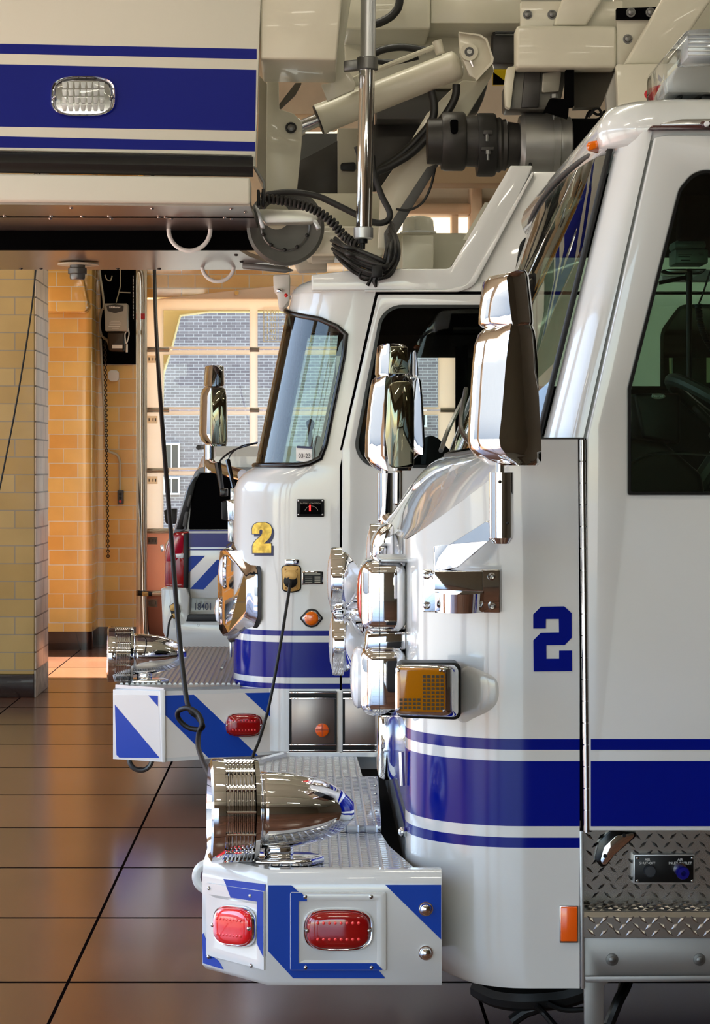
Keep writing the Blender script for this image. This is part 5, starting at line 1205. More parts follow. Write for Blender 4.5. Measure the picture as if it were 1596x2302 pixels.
# diagonal boom arm and the frame it rises from
m = MB(); m.pprism([(1010, 205), (1040, 180), (1070, 182), (1108, 142), (1111, 160), (985, 368), (868, 556), (850, 556), (856, 420), (905, 348), (960, 255)], 11.98, 12.1, .008); m.build('boom_arm', 'cream_paint', trk)
m = MB(); m.pprism([(960, 376), (988, 366), (884, 536), (866, 556), (864, 522)], 11.9, 11.98, .004); m.build('arm_channel', 'dark_grey', trk)
m = MB(); m.pbox(590, 434, 868, 516, 12.5, 13.0, .01); m.build('turntable_beam', 'cream_paint', trk)
m = MB(); m.pprism([(690, 508, 6), (866, 508), (868, 540), (862, 574, 8), (690, 574)], 12.15, 12.6, .012, 3); m.build('lower_beam', 'cream_paint', trk)
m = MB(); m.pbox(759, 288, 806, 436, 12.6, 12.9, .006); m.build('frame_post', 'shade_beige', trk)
m = MB(); m.pprism([(664, 366), (759, 316), (759, 434), (668, 434)], 12.7, 12.75, .004); m.build('frame_gusset', 'dark_metal', trk)
m = MB(); m.pprism([(660, 300), (760, 300), (760, 345), (665, 385)], 13.1, 13.15); m.build('back_plate', 'dark_grey', trk)
m = MB(); m.pprism([(760, 300), (850, 278), (962, 262), (905, 350), (856, 422), (806, 440), (760, 434)], 12.8, 12.85, .004); m.build('frame_gusset', 'dark_metal', trk)
m = MB(); m.pprism([(765, 366, 6), (800, 364, 6), (800, 384, 6), (766, 382, 6)], 12.55, 12.6, .004); m.build('slot_cover', 'black_plastic', trk)
m = MB(); m.pbox(846, 205, 1045, 268, 12.6, 12.9, .01); m.build('cross_tube', 'dark_grey', trk)
m = MB(); m.pprism([(768, -80), (968, -80), (968, 66, 8), (770, 66)], 12.2, 12.7, .015, 3).pprism([(968, -80), (1172, -80), (1172, 52), (968, 52)], 12.25, 12.7, .005); m.build('boom_section', 'cream_paint', trk)
m = MB(); m.pprism([(775, 60), (1115, 58), (1115, 120), (1090, 200), (775, 200)], 12.65, 12.95, .006); m.build('boom_side', 'cream_paint', trk)
m = MB(); m.pbox(1108, 52, 1165, 142, 12.5, 12.7, .004); m.build('boom_guide', 'dark_metal', trk)
m = MB()
for k in range(4): m.pbox(1114, 58 + k * 6, 1162, 61 + k * 6, 12.48, 12.5)
m.build('guide_rib', 'grey_metal', trk)
m = MB(); m.pprism([(1108, 147), (1142, 147), (1138, 190), (1108, 190)], 13.0, 13.05); hz = m.build('hazard_plate', 'yellow_paint', trk)
m = MB(); m.pprism([(1109, 162), (1140, 186), (1140, 190), (1108, 190)], 12.99, 13.0); m.build('hazard_stripe', 'black_matte', hz)
# chrome telescopic waterway pole
Yp = 11.3; u_ = Yp / FOC
m = MB(); m.cyl(W(828, -80, Yp), W(827, 150, Yp), 17 * u_, 24); po = m.build('sensor_pole', 'satin_aluminium', trk)
m = MB(); m.lathe([(0, 22 * u_), (.004, 24 * u_), (.062, 24 * u_), (.066, 22 * u_)], W(826, 129, Yp), (0, 0, -1), 28).pprism([(773, 136), (812, 132), (812, 156), (773, 160)], Yp - .01, Yp + .04, .008); m.build('pole_collar', 'grey_metal', po)
m = MB(); m.cyl(W(825, 156, Yp), W(818, 514, Yp), 18 * u_, 28); m.build('chrome_tube', 'chrome', po)
m = MB(); m.lathe([(0, 20 * u_), (.004, 22 * u_), (.055, 22 * u_), (.06, 20 * u_)], W(817, 511, Yp), (0, 0, -1), 28); m.build('end_cap', 'satin_aluminium', po)
m = MB(); m.lathe([(0, .026), (.02, .026), (.022, .014), (.05, .013)], W(815, 538, Yp), (0, 0, -1), 14); m.build('cable_gland', 'black_plastic', po)
# hoses and cords
def hose(name, pts, r, y, seg=10):
    m = MB(); m.tube(spline([W(p[0], p[1], p[2] if len(p) > 2 else y) for p in pts], 8), r, seg); return m.build(name, 'rubber', trk, 60)
hose('hydraulic_hose', [(898, -60), (898, 5), (884, 32), (860, 48), (842, 54)], .023, 12.0)
hose('hydraulic_hose', [(830, 128), (860, 112), (905, 106), (958, 114)], .020, 12.1)
hose('hydraulic_hose', [(838, 136), (880, 140), (940, 128)], .016, 12.2)
hose('hydraulic_hose', [(970, 205), (976, 235), (972, 268), (950, 300), (905, 345), (850, 385), (838, 420)], .022, 11.88)
hose('hydraulic_hose', [(1026, 190), (1024, 215), (1010, 245), (980, 285), (930, 340), (880, 372), (842, 392), (836, 430)], .022, 11.84)
hose('hydraulic_hose', [(836, 350), (842, 395), (858, 440), (876, 478), (868, 498), (835, 498), (760, 462), (710, 440), (650, 432), (586, 440)], .017, 11.6)
hose('control_cable', [(978, 378), (968, 420), (950, 455), (920, 472), (890, 470)], .007, 11.85)
hose('control_cable', [(800, 330), (806, 350), (806, 380)], .012, 11.5)
base = spline([W(592, 446, 11.4), W(640, 452, 11.4), (W(700, 468, 11.4)), W(745, 498, 11.4), W(775, 532, 11.4), W(806, 552, 11.35)], 10)
L_ = [0]
for i in range(1, len(base)): L_.append(L_[-1] + (base[i] - base[i - 1]).length)
hel = []
N_ = 26 * 14
for k in range(N_ + 1):
    s_ = L_[-1] * k / N_; i = max(j for j in range(len(L_)) if L_[j] <= s_ + 1e-9); i = min(i, len(base) - 2)
    t = (s_ - L_[i]) / max(L_[i + 1] - L_[i], 1e-9); c = base[i].lerp(base[i + 1], t); d = (base[i + 1] - base[i]).normalized()
    u = d.cross(V((0, 1, 0))).normalized(); w_ = d.cross(u); a = 2 * pi * k / 14
    hel.append(c + (u * cos(a) + w_ * sin(a)) * .019)
m = MB(); m.tube(hel, .0085, 6); m.build('coiled_cord', 'rubber', trk, 60)
m = MB(); m.pbox(577, 426, 584, 462, 11.3, 11.4, .004).pbox(588, 424, 595, 465, 11.3, 11.4, .004); m.build('cord_clamp', 'black_plastic', trk)
# hose reel under the platform
c = W(642, 512, 12.0); RR = 87 * 12 / FOC
m = MB(); m.lathe([(0, .02), (0, RR * .96), (-.02, RR), (-.05, RR), (-.06, RR * .92), (-.05, RR * .62), (-.03, RR * .58), (-.03, .03)], c, (0, 1, 0), 48); re_ = m.build('cable_reel', 'reel_grey', trk, 40)
m = MB(); m.torus(c + V((0, -.055, 0)), (0, 1, 0), RR * .62, .006, 48, 6); m.build('reel_ring', 'grey_metal', re_)
for a in (200, 232, 268, 300, 338):
    m = MB(); m.ball(c + V((cos(radians(a)) * RR * .6, -.06, sin(radians(a)) * RR * .6)), .011, 8); m.build('reel_bolt', 'rubber', re_)
m = MB(); m.prism([W(*p, 11.6) for p in rnd([(580, 470), (712, 472, 8), (716, 492, 8), (700, 500, 4), (596, 503), (584, 488)])], (0, .10, 0), .006, 3); tb = m.build('reel_bracket', mat('tray_alloy', (186, 186, 176), .3, .6), trk)
m = MB(); m.prism([W(*p, 11.58) for p in ((702, 494), (712, 494), (722, 512), (712, 516))], (0, .06, 0), .003); m.build('bracket_foot', 'satin_aluminium', tb)
m = MB(); m.prism([W(*p, 11.55) for p in ((572, 458), (582, 468), (596, 512), (586, 513))], (0, .05, 0), .003); m.build('bracket_strap', 'satin_aluminium', tb)
m = MB(); m.lathe([(0, .07), (.012, .07)], W(622, 486, 11.72), (0, -1, 0), 28); m.build('bracket_disc', mat('disc_cream', (176, 172, 150), .4), tb)
# looped black cables below the frame
for k in range(8):
    o = k * 4.5; j = (0, 6, -5, 8, -3, 4, -7, 2)[k]; q = (0, .05, -.03, .07, .02, -.04, .06, .01)[k]
    hose('cable_loop', [(878 + j * .5, 500 + o, 11.6), (895 - o * .7, 548 + j, 11.0 + q), (892 - o * .9, 590 + j, 10.93 + q), (858 + j, 626 - o * 1.3 + j * .5, 10.9 + q), (808 - j, 618 - o * 1.7 - j * .6, 10.92 + q), (772 + j, 592 - o * 1.3 + j, 10.95 + q), (752 + j, 568 - o, 11.3)], .009 + .003 * (k % 2), 10.9, 8)
m = MB(); m.pbox(836, 596, 860, 624, 10.84, 10.92, .006).tube([W(846, 620, 10.86), W(842, 632, 10.86), W(845, 646, 10.86)], [.018, .016, .006], 8).tube(spline([W(812, 610, 10.86), W(808, 622, 10.86), W(822, 630, 10.86), W(840, 622, 10.86)]), .007, 6).tube([W(838, 620, 10.86), W(826, 642, 10.86)], .009, 8); m.build('cable_plug', 'black_plastic', trk)
m = MB(); m.pprism([(660, 585), (690, 578), (735, 582), (735, 606), (670, 608)], 12.6, 12.8, .01); m.build('roof_junction', 'grey_plastic', trk)
m = MB(); m.pprism([(700, 574), (752, 572), (752, 584), (700, 586)], 12.2, 12.4, .006); m.build('junction_arm', 'grey_plastic', trk)
m = MB(); m.pprism([(545, 590), (640, 598), (660, 607), (642, 612), (545, 603)], 13.0, 13.06, .004); m.build('reel_stay', 'grey_metal', trk)
# waterway couplings running back along the ladder
Yw = 11.7; q_ = Yw / FOC
def tubeX(name, segs, mt, cy=326, edge=40):
    m = MB(); x0 = segs[0][0]
    m.lathe([((px - x0) * q_, r * q_) for px, r in segs], W(x0, cy, Yw), (1, 0, 0), 40); return m.build(name, mt, trk, edge)
cp1 = tubeX('waterway_coupling', [(960, 40), (960, 50), (992, 52), (992, 63), (1000, 66), (1040, 66), (1045, 62), (1046, 56), (1075, 58)], 'dark_metal', 318)
tubeX('coupling_clamp', [(1072, 55), (1072, 70), (1078, 71), (1108, 71), (1113, 68), (1113, 55)], mat('clamp_black', (40, 39, 38), .5, .5))
tubeX('coupling_sleeve', [(1113, 52), (1114, 60), (1122, 62), (1128, 57), (1136, 58), (1140, 52), (1168, 48)], 'dark_metal')
tubeX('waterway_joint', [(1166, 45), (1166, 62), (1172, 66), (1176, 70), (1236, 70), (1236, 68), (1240, 68), (1240, 71), (1254, 70), (1256, 63), (1262, 64), (1268, 62), (1280, 62), (1283, 57)], mat('gunmetal', (150, 149, 146), .36, .75), 325)
tubeX('waterway_pipe', [(1280, 57), (1700, 57)], 'black_matte', 324)
m = MB(); m.pprism([(1086, 292, 5), (1108, 292, 5), (1108, 302), (1086, 302)], 11.52, 11.56, .004).pprism([(1082, 330), (1110, 330), (1110, 338), (1082, 338)], 11.52, 11.56, .003); m.build('clamp_lug', 'dark_metal', trk)
m = MB(); m.cyl(W(1095, 300, 11.53), W(1095, 318, 11.53), .010, 8).lathe([(0, .015), (.02, .015)], W(1097, 338, 11.53), (0, 0, -1), 6).cyl(W(1097, 346, 11.53), W(1097, 360, 11.53), .008, 8); m.build('clamp_bolt', 'grey_metal', trk)
m = MB(); m.ball(W(1192, 372, 11.56), .010, 10, 1, 1, 1.6); m.build('grease_fitting', 'black_plastic', trk)
m = MB(); m.pprism([(1012, 268, 6), (1030, 268, 6), (1030, 300, 8), (1014, 300, 8)], 11.53, 11.57, .003); m.build('coupling_slot', 'black_matte', trk)
m = MB(); m.lathe([(0, .02), (.025, .02)], W(1246, 248, 11.6), (0, 0, -1), 6).cyl(W(1246, 258, 11.6), W(1246, 274, 11.6), .012, 10); m.build('joint_bolt', 'grey_metal', trk)
# ladder rails
m = MB(); m.pbox(1161, 57, 1387, 152, 11.4, 11.56, .018, 4); lr_ = m.build('ladder_rail', 'cream_paint', trk)
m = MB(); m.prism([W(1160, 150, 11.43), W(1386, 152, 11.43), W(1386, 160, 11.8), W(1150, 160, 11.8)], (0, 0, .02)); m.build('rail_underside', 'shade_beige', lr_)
m = MB(); m.pbox(1171, 3, 1400, 60, 11.5, 11.56, .004); m.build('rail_flange', 'cream_paint', trk)
m = MB(); m.pprism([(1244, 57), (1284, -60), (1390, -60), (1318, 57)], 11.44, 11.5, .012, 3); m.build('ladder_brace', 'cream_paint', trk)
m = MB(); m.pprism([(1402, 146), (1520, -60), (1640, -60), (1500, 146)], 11.3, 11.38, .016, 3); m.build('ladder_brace', 'cream_paint', trk)
m = MB(); m.pprism([(1386, 40), (1470, 40), (1406, 146), (1386, 146)], 11.42, 11.46, .004); m.build('gusset_plate', 'cream_paint', trk)
m = MB(); m.pprism([(1386, 18), (1480, 15), (1470, 42), (1386, 42)], 11.38, 11.42, .003); m.build('bolt_strip', 'black_matte', trk)
m = MB(); m.pprism([(1380, -60), (1900, -60), (1900, 150), (1380, 150)], 11.9, 11.95); m.build('ladder_web', 'cream_paint', trk)
for q in ((1186, 33, 11.5), (1241, 33, 11.5), (1418, 28, 11.38), (1462, 28, 11.38), (1411, 88, 11.42)):
    m = MB(); m.lathe([(0, .025), (.004, .025), (.004, .017), (.02, .016), (.024, .008)], W(*q), (0, -1, 0), 12); m.build('rail_bolt', 'grey_metal', trk)
m = MB(); m.pprism([(1386, 144), (1900, 138), (1900, 330), (1398, 330), (1398, 278, 6), (1390, 268, 6)], 11.25, 11.32, .006); sp_ = m.build('sign_panel', 'cream_paint', trk)
m = MB(); m.pprism([(1386, 152), (1398, 170), (1398, 270), (1366, 268), (1362, 215)], 11.5, 11.56, .003); m.build('panel_web', mat('web_grey', (160, 158, 148), .4), trk)
el = lambda cx, cy, a, b, n=40: [(cx + a * cos(2 * pi * k / n), cy + b * sin(2 * pi * k / n)) for k in range(n)]
m = MB(); m.prism([W(*p, 11.248) for p in el(1524, 212, 76, 25)], (0, .003, 0)); m.build('oval_emblem', 'red_paint', sp_)
m = MB(); m.prism([W(*p, 11.246) for p in el(1556, 205, 66, 26)], (0, .003, 0)); m.build('emblem_field', 'white_trim', sp_)
m = MB(); m.pprism([(1155, 150), (1276, 152), (1262, 222), (1232, 246), (1136, 247), (1134, 196)], 11.56, 11.75, .012, 3); sl = m.build('slide_block', mat('block_grey', (104, 102, 94), .42, .4, vary=.35, vscale=9), trk)
m = MB(); m.pprism([(1140, 150, 8), (1160, 148), (1148, 245), (1136, 240, 6), (1134, 190)], 11.5, 11.56, .01); m.build('block_end', 'cream_paint', sl)
m = MB(); m.pprism([(1220, 165, 4), (1262, 160, 4), (1256, 205, 4), (1218, 208, 4)], 11.52, 11.56, .006); m.build('block_boss', mat('boss_grey', (136, 132, 120), .4, .4), sl)
m = MB(); m.pprism([(1180, 160), (1216, 158), (1212, 240), (1172, 242)], 11.53, 11.56, .004); m.build('block_recess', 'dark_metal', sl)
m = MB(); m.pprism([(1272, 156), (1291, 156), (1291, 238), (1279, 240), (1277, 265), (1232, 250), (1222, 252), (1236, 222), (1270, 222)], 11.46, 11.52, .003); m.build('stop_bracket', 'black_matte', trk)
m = MB(); m.lathe([(0, .02), (.02, .02)], W(1246, 212, 11.44), (0, 0, -1), 6); m.build('stop_bolt', 'grey_metal', trk)
m = MB(); m.pprism([(1291, 158), (1388, 158), (1388, 172), (1362, 215), (1350, 240), (1291, 242)], 11.8, 11.9); m.build('ladder_back', mat('back_olive', (84, 78, 66), .6), trk)
m = MB(); m.tube(spline([W(1324, 262, 11.9), W(1336, 246, 11.85), (W(1346, 244, 11.85)), W(1352, 262, 11.85), W(1330, 275, 11.9)]), .008, 6).tube(spline([W(1316, 270, 11.9), W(1326, 250, 11.9), W(1344, 258, 11.9), W(1360, 250, 11.9)]), .008, 6); m.build('control_cable', 'rubber', trk)
m = MB(); m.pprism([(1046, 205), (1100, 170), (1094, 200), (1086, 225), (1075, 250), (1000, 268), (1010, 240)], 12.15, 12.3, .01); m.build('hose_guard', 'dark_grey', trk)
# ------------------------------------------------------------------ car behind the trucks
YC = 16.9
car = thing('suv', 'white utility car with blue rear stripes and the number 18401 parked behind the trucks', 'car', (-.1, 19.2, 0))
def carx(px): return XX(px, YC)
half = 1.02; cxm = carx(366) + half
def sect(y, wl, wm, ws_, wr, zr, zs, zb_):
    """cross-section of the body: sill, beltline, shoulder, roof"""
    P = [(-wl, zb_), (-wm, zs - .35), (-wm, zs - .1), (-ws_, zs), (-wr, zr - .08), (-wr + .1, zr), (wr - .1, zr), (wr, zr - .08), (ws_, zs), (wm, zs - .1), (wm, zs - .35), (wl, zb_)]
    return [V((cxm + x, y, z)) for x, z in P]
m = MB(); m.loft([sect(16.98, .96, 1.0, .93, .72, 1.78, 1.20, .42), sect(17.1, .98, 1.02, .96, .73, 1.86, 1.20, .36), sect(18.6, .98, 1.02, .97, .75, 1.90, 1.15, .34), sect(19.6, .98, 1.02, .97, .74, 1.82, 1.12, .34), sect(20.4, .98, 1.01, .96, .93, 1.16, 1.10, .34), sect(21.5, .95, .97, .92, .88, 1.02, .96, .38)]); m.build('car_body', 'white_paint', car, 30)
for px, mm, nm_ in ([((424, 1190), (432, 1100), (442, 1070), (448, 1062), (900, 1062), (900, 1190)), 'black_matte', 'rear_window'],):
    m = MB(); m.pprism(list(px), YC - .01, YC + .10, .01); rw = m.build(nm_, mm, car)
m = MB(); m.pprism([(388, 1200), (420, 1098), (440, 1058), (452, 1050), (960, 1050), (960, 1064), (450, 1064), (432, 1100), (418, 1192)], YC - .02, YC + .12, .012); m.build('rear_pillar', mat('pillar_grey', (120, 128, 134), .25, coat=.5), car)
m = MB(); m.pprism([(396, 1190), (424, 1094), (438, 1072), (444, 1070), (416, 1180), (412, 1190)], YC - .026, YC - .018, .004); m.build('quarter_glass', 'black_plastic', car)
m = MB()
m.pprism([(412, 1168, 3), (416, 1150, 3), (424, 1150, 3), (418, 1184, 3), (410, 1184, 3)], YC - .03, YC - .022, .003)
m.pprism([(419, 1138, 3), (425, 1114, 3), (431, 1112, 3), (424, 1140, 3)], YC - .03, YC - .022, .003)
m.build('pillar_vent', 'dark_grey', car)
m = MB(); m.pprism([(424, 1190), (960, 1188), (960, 1345), (427, 1345)], YC - .01, YC + .1, .01); tg = m.build('tailgate', 'white_paint', car)
for pl in ([(425, 1191), (960, 1189), (960, 1192), (425, 1194)], [(424, 1199), (960, 1198), (960, 1229), (423, 1230)], [(423, 1234), (960, 1233), (960, 1236), (423, 1237)]):
    m = MB(); m.pprism(pl, YC - .013, YC - .009); m.build('stripe', 'blue_vinyl', tg)
for pl in ([(424, 1255), (429, 1249.5), (461, 1249.5), (424, 1288)], [(427, 1324), (488, 1258), (520, 1224 + 34), (520, 1258), (458, 1325)], [(491, 1326), (560, 1258), (600, 1258), (530, 1326)], [(570, 1326), (640, 1258), (690, 1258), (620, 1326)]):
    m = MB(); m.pprism(pl, YC - .013, YC - .009); m.build('chevron_stripe', 'blue_reflective', tg)
m = MB(); m.text('18401', W(435, 1371, YC - .013), .0755, .002, sx=.76, bold=.0006); m.build('lettering', 'ink_blue', tg)
m = MB(); m.pprism([(370, 1318), (371, 1240), (382, 1205, 10), (396, 1196, 10), (424, 1194), (423, 1322)], YC - .03, YC + .05, .012, 3); tl = m.build('tail_lamp', 'red_lens_dark', car)
m = MB(); m.pprism([(374, 1262), (377, 1228), (390, 1203, 8), (412, 1200, 6), (411, 1240), (395, 1262)], YC - .036, YC - .028, .004); m.build('lamp_upper', 'red_reflector', tl)
m = MB(); m.pprism([(394, 1245), (413, 1244), (412, 1254), (396, 1254)], YC - .038, YC - .03, .002); m.build('reverse_lamp', 'clear_lens', tl)
m = MB(); m.pprism([(413, 1200), (424, 1198), (423, 1322), (412, 1322)], YC - .036, YC - .025, .003); m.build('lamp_edge', 'black_plastic', tl)
m = MB(); m.pprism([(362, 1322, 4), (418, 1322, 4), (426, 1340), (424, 1378), (428, 1396, 4), (960, 1396), (960, 1440, 8), (900, 1462, 20), (384, 1462, 30), (366, 1420, 14)], YC - .12, YC + .06, .025, 3); bm_ = m.build('rear_bumper', 'white_paint', car, 50)
m = MB(); m.pprism([(422, 1382, 3), (960, 1378, 3), (960, 1398), (418, 1397)], YC - .128, YC - .05, .004); m.build('bumper_step', 'black_plastic', bm_)
m = MB(); m.torus(W(445.5, 1405.5, YC - .121), (0, 1, 0), .0085, .0012, 16, 5); m.build('parking_sensor', 'dark_grey', bm_)
m = MB(); m.pprism([(380, 1362, 4), (392, 1354, 6), (402, 1357, 6), (406, 1375, 8), (403, 1390, 6), (388, 1392, 5)], YC - .14, YC - .11, .006); ci = m.build('power_inlet', 'black_plastic', bm_)
m = MB(); m.pprism([(382, 1361, 4), (392, 1356, 5), (400, 1359, 5), (399, 1374, 4), (383, 1374, 4)], YC - .155, YC - .138, .006).pprism([(385, 1380, 3), (402, 1378, 4), (400, 1389, 4), (388, 1390, 4)], YC - .15, YC - .138, .004); m.build('inlet_flap', 'outlet_gold', ci)
m = MB(); m.pprism([(368, 1148, 4), (376, 1144, 4), (398, 1143), (396, 1178), (372, 1178, 6)], 18.6, 18.7, .01); m.build('wing_mirror', 'black_plastic', car)
m = MB(); m.pprism([(360, 1226, 3), (366, 1224, 3), (369, 1238, 3), (362, 1242, 3)], 18.2, 18.3, .006); m.build('door_handle', 'chrome', car)
for px in (446, 890):
    m = MB(); m.tube([W(px, 1006, 17.3), W(px, 1006, 17.3) + V((0, 2.2, .03))], .02, 8); m.build('roof_rail', 'dark_metal', car)
m = MB(); m.tube([W(478, 1008, 17.5), W(880, 1006, 17.5)], .018, 8); m.build('roof_bar', 'satin_aluminium', car)
for x in (cxm - .86, cxm + .62):
    for y in (17.9, 20.7):
        m = MB(); m.lathe([(0, .22), (.02, .36), (.05, .4), (.19, .4), (.22, .36), (.24, .22)], (x, y, .4), (1, 0, 0), 32); m.build('tyre', 'rubber', car)
# ------------------------------------------------------------------ cords
def cord(pts, r, label, name='extension_cord', n=10, group=None):
    m = MB(); m.tube(spline([W(*p) for p in pts], n), r, 8); o = m.build(name, 'cable', None, 60); tag(o, label, 'cord', group); return o
cord([(330, -420, 14.6), (340, 200, 14.5), (347, 600, 14.0), (352, 760, 13.0), (365, 960, 11.8), (383, 1180, 10.8), (400, 1400, 10.2), (416, 1550, 9.95), (427, 1596, 9.9), (444, 1612, 9.9), (456, 1632, 9.88), (446, 1640, 9.9), (420, 1634, 9.92), (401, 1614, 9.92), (402, 1598, 9.9), (424, 1592, 9.86), (446, 1606, 9.83), (454, 1628, 9.8), (447, 1648, 9.8), (446, 1680, 9.6), (458, 1716, 9.2), (478, 1760, 8.75), (500, 1850, 8.6), (520, 1960, 8.6), (545, 2030, 8.6), (640, 2032, 8.65), (760, 2030, 8.65)], .0115, 'thick black drop cord with a loop knot hanging in front of the rear striped bumper')
cord([(653, 1306, 10.94), (648, 1340, 10.86), (630, 1450, 10.7), (606, 1580, 10.6), (584, 1660, 10.5), (566, 1712, 10.4), (560, 1800, 10.3), (580, 1868, 10.3)], .0075, 'thin black cord plugged into the brass inlet under the gold 2')
cord([(92, 300, 15.9), (80, 610, 15.8), (45, 860, 15.7), (0, 1095, 15.6), (-40, 1290, 15.5), (-60, 1620, 14.9)], .006, 'thin black line slanting down across the tiled pillar', 'pull_cord')
cord([(299, 600, 21.7), (301, 760, 21.7), (306, 1000, 21.7), (318, 1200, 21.7), (330, 1380, 21.7), (334, 1424, 21.7), (338, 1442, 21.6)], .010, 'black cable running down beside the bay door track', 'door_cable')
cord([(387, 1384, 16.75), (380, 1400, 16.6), (376, 1430, 16.5), (368, 1455, 16.4), (350, 1560, 16.3)], .008, 'short black cord plugged into the bumper of the white utility car', 'charging_cord')
# ------------------------------------------------------------------ fittings in the recess
Yr = 21.28
m = MB(); m.pprism([(223, 560), (305, 560), (305, 819), (229, 819)], Yr - .02, Yr + .01); op = thing('door_operator', 'grey and black electric door opener mounted high in the tiled recess', 'door opener', tuple(W(262, 819, Yr)))
o_ = m.build('backboard', 'black_matte', op)
m = MB(); m.pprism([(234, 682, 2), (286, 682, 2), (286, 744, 2), (236, 744, 2)], Yr - .28, Yr - .05, .008); cs = m.build('control_case', 'grey_plastic', op)
m = MB(); m.pprism([(239, 687, 2), (258, 684, 10), (278, 687, 2), (277, 699, 3), (258, 704, 10), (242, 699, 3)], Yr - .285, Yr - .28); m.build('name_badge', mat('badge_grey', (58, 54, 48), .5), cs)
m = MB(); m.text('LiftMaster', W(258, 692.5, Yr - .288), .026, .001, align='CENTER', bold=.0008); m.build('lettering', 'white_trim', cs)
m = MB()
for a, b, c_ in ((249, 269, 721), (246, 273, 725), (246, 271, 729), (244, 270, 733), (252, 267, 737)): m.pbox(a, c_, b, c_ + 1.8, Yr - .282, Yr - .279)
m.build('lettering', 'paper', cs)
m = MB(); m.pprism([(241, 746), (279, 746), (279, 790, 6), (243, 788, 6)], Yr - .24, Yr - .04, .02, 3); mo = m.build('motor', mat('motor_brown', (58, 46, 34), .4, .3), op)
m = MB(); m.pbox(252, 775, 275, 783, Yr - .246, Yr - .238); m.build('motor_plate', 'paper', mo)
m = MB(); m.tube(spline([W(234, 760, Yr - .15), W(242, 766, Yr - .2), W(246, 778, Yr - .2), W(247, 784, Yr - .2)]), .014, 8); m.build('conduit_elbow', 'galvanised', mo)
m = MB(); m.tube(spline([W(287, 742, Yr - .2), W(281, 752, Yr - .22), W(284, 772, Yr - .22), W(290, 752, Yr - .2), W(288, 738, Yr - .2)]), .006, 6).tube([W(285, 774, Yr - .2), W(285, 792, Yr - .2)], .010, 8); m.build('loop_wire', 'paper', mo)
m = MB(); m.pbox(297, 600, 302, 720, Yr - .12, Yr - .08, .002); dcn = m.build('drive_chain', 'black_matte', op)
m = MB()
for k in range(30): m.pbox(298.4, 620 + k * 3.3, 300.6, 621.6 + k * 3.3, Yr - .123, Yr - .119)
m.build('chain_link_pattern', 'paper', dcn)
m = MB(); m.tube([W(271, 600, Yr - .1), W(271, 642, Yr - .1), W(266, 662, Yr - .08), W(261, 680, Yr - .06)], .006, 6).tube([W(267, 657, Yr - .1), W(293, 658, Yr - .1)], .006, 6).tube(spline([W(236, 618, Yr - .1), W(240, 628, Yr - .1), W(248, 631, Yr - .1), W(252, 620, Yr - .1)]), .006, 6); m.build('loose_wire', 'beige_metal', op)
m = MB(); m.tube(spline([W(222, 560, Yr - .06), W(224, 612, Yr - .06), W(231, 660, Yr - .06), W(233, 690, Yr - .06), W(228, 700, Yr - .06), W(224, 730, Yr - .06), W(228, 752, Yr - .06), W(236, 762, Yr - .1)]), .011, 8); tag(m.build('flexible_conduit', 'beige_metal'), 'beige flexible conduit bending past the grey door opener case', 'conduit')
m = MB(); m.tube(spline([W(226, 762, Yr - .02), W(229, 820, Yr - .02), W(233, 900, Yr - .02), W(237, 960, Yr - .02), W(238, 1000, Yr - .02), W(244, 1014, Yr - .02), W(262, 1022, Yr - .02), (W(269, 1036, Yr - .02)), W(270, 1060, Yr - .02), W(270, 1103, Yr - .02)]), .012, 8); tag(m.build('wall_conduit', 'beige_metal'), 'pale conduit running down the recess wall to the switch box', 'conduit')
sw = thing('switch_box', 'small grey push-button box at the end of the wall conduit', 'switch', tuple(W(270, 1134, Yr)))
m = MB(); m.pprism([(264, 1102, 2), (277, 1102, 2), (277, 1134, 2), (264, 1134, 2)], Yr - .06, Yr, .004); m.build('switch_case', 'dark_grey', sw)
for py, c_ in ((1111, 'black_plastic'), (1119, 'black_plastic'), (1127, 'red_paint')):
    m = MB(); m.lathe([(0, .014), (.012, .013)], W(270.5, py, Yr - .06), (0, -1, 0), 12); m.build('push_button', c_, sw)
m = MB(); m.pprism([(243, 836, 6), (249, 832, 4), (262, 832, 4), (267, 837, 6), (267, 852, 6), (262, 857, 4), (249, 857, 4), (243, 852, 6)], Yr - .05, Yr, .004); jb = m.build('junction_box', 'paper'); tag(jb, 'eight-sided pale junction box cover on the orange tiles', 'junction box')
m = MB()
for k in range(86):
    py = 770 + k * 5.65; px = lerp(236, 243, k / 85)
    c = W(px, py, Yr - .2); 
    if k % 2: m.torus(c, (0, 1, 0), .0125, .0046, 10, 5)
    else: m.torus(c, (1, 0, 0), .0125, .0046, 10, 5)
ch_ = m.build('hoist_chain', mat('chain_brown', (54, 42, 26), .5, .4)); tag(ch_, 'long rusty pull chain hanging from the door opener', 'chain')
m = MB(); m.tube(spline([W(296, 604, 21.6), W(312, 606, 21.6), W(319, 618, 21.6), W(321, 660, 21.6), W(321, 760, 21.6), W(321, 1000, 21.6), W(325, 1330, 21.6), W(328, 1426, 21.6)]), .020, 12); pc = m.build('steel_conduit', 'galvanised'); tag(pc, 'tall pale steel conduit standing beside the bay door', 'conduit')
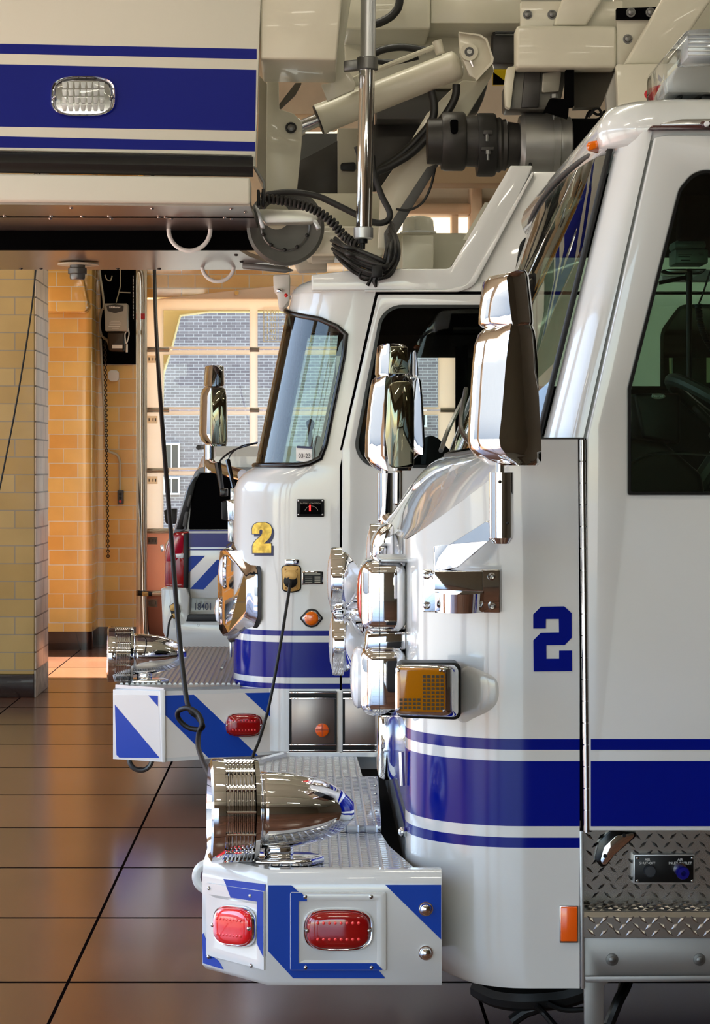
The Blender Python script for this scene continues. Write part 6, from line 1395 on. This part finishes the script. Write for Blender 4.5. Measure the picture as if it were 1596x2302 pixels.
m = MB(); m.cyl(W(321, 705, 21.6), W(321, 718, 21.6), .0215, 12); m.build('red_band', 'red_paint', pc)
m = MB(); m.pprism([(305, 1327), (341, 1330), (341, 1340), (305, 1339)], 21.52, 21.56, .004); sb = m.build('door_sensor', 'black_plastic'); tag(sb, 'black bracket with a yellow sensor low on the bay door track', 'sensor')
m = MB(); m.pprism([(319, 1330, 1), (333, 1331, 1), (333, 1341, 1), (319, 1340, 1)], 21.48, 21.53, .004); m.build('sensor_eye', 'outlet_gold', sb)
for py in (744, 757):
    pass
m = MB(); m.pprism([(297, 740), (312, 742), (312, 751), (298, 751)], 21.6, 21.7, .004); m.build('track_clip', 'galvanised', SC.objects['trim_7'])
# ------------------------------------------------------------------ light, sky, camera
w = bpy.data.worlds.new('sky'); SC.world = w; w.use_nodes = True
nt = w.node_tree; bg = nt.nodes['Background']
sk = nt.nodes.new('ShaderNodeTexSky'); sk.sky_type = 'NISHITA'; sk.sun_disc = False
sk.sun_elevation = radians(48); sk.sun_rotation = radians(-80); sk.air_density = 1.0; sk.dust_density = .6; sk.ozone_density = 1.0
nt.links.new(sk.outputs[0], bg.inputs[0]); bg.inputs[1].default_value = .62
sd = bpy.data.lights.new('sun', 'SUN'); sd.energy = 38.0; sd.angle = radians(.6); sd.color = (1.0, .95, .87)
so = bpy.data.objects.new('sun', sd); COL.objects.link(so)
so.rotation_euler = V((1.0, -.05, -1.5)).to_track_quat('-Z', 'Y').to_euler()
cd = bpy.data.cameras.new('camera'); cam = bpy.data.objects.new('camera', cd); COL.objects.link(cam)
cam.location = (0, 0, EYE); cam.rotation_euler = (pi / 2, 0, 0)
cd.sensor_fit = 'VERTICAL'; cd.sensor_height = 36; cd.lens = FOC / 2302 * 36
cd.shift_x = (798 - VX) / 2302; cd.shift_y = -(1151 - VY) / 2302
cd.clip_end = 300
SC.camera = cam
vs = SC.view_settings
vs.view_transform = 'Standard'; vs.look = 'None'; vs.gamma = 1; vs.use_curve_mapping = False; vs.exposure = 0.47
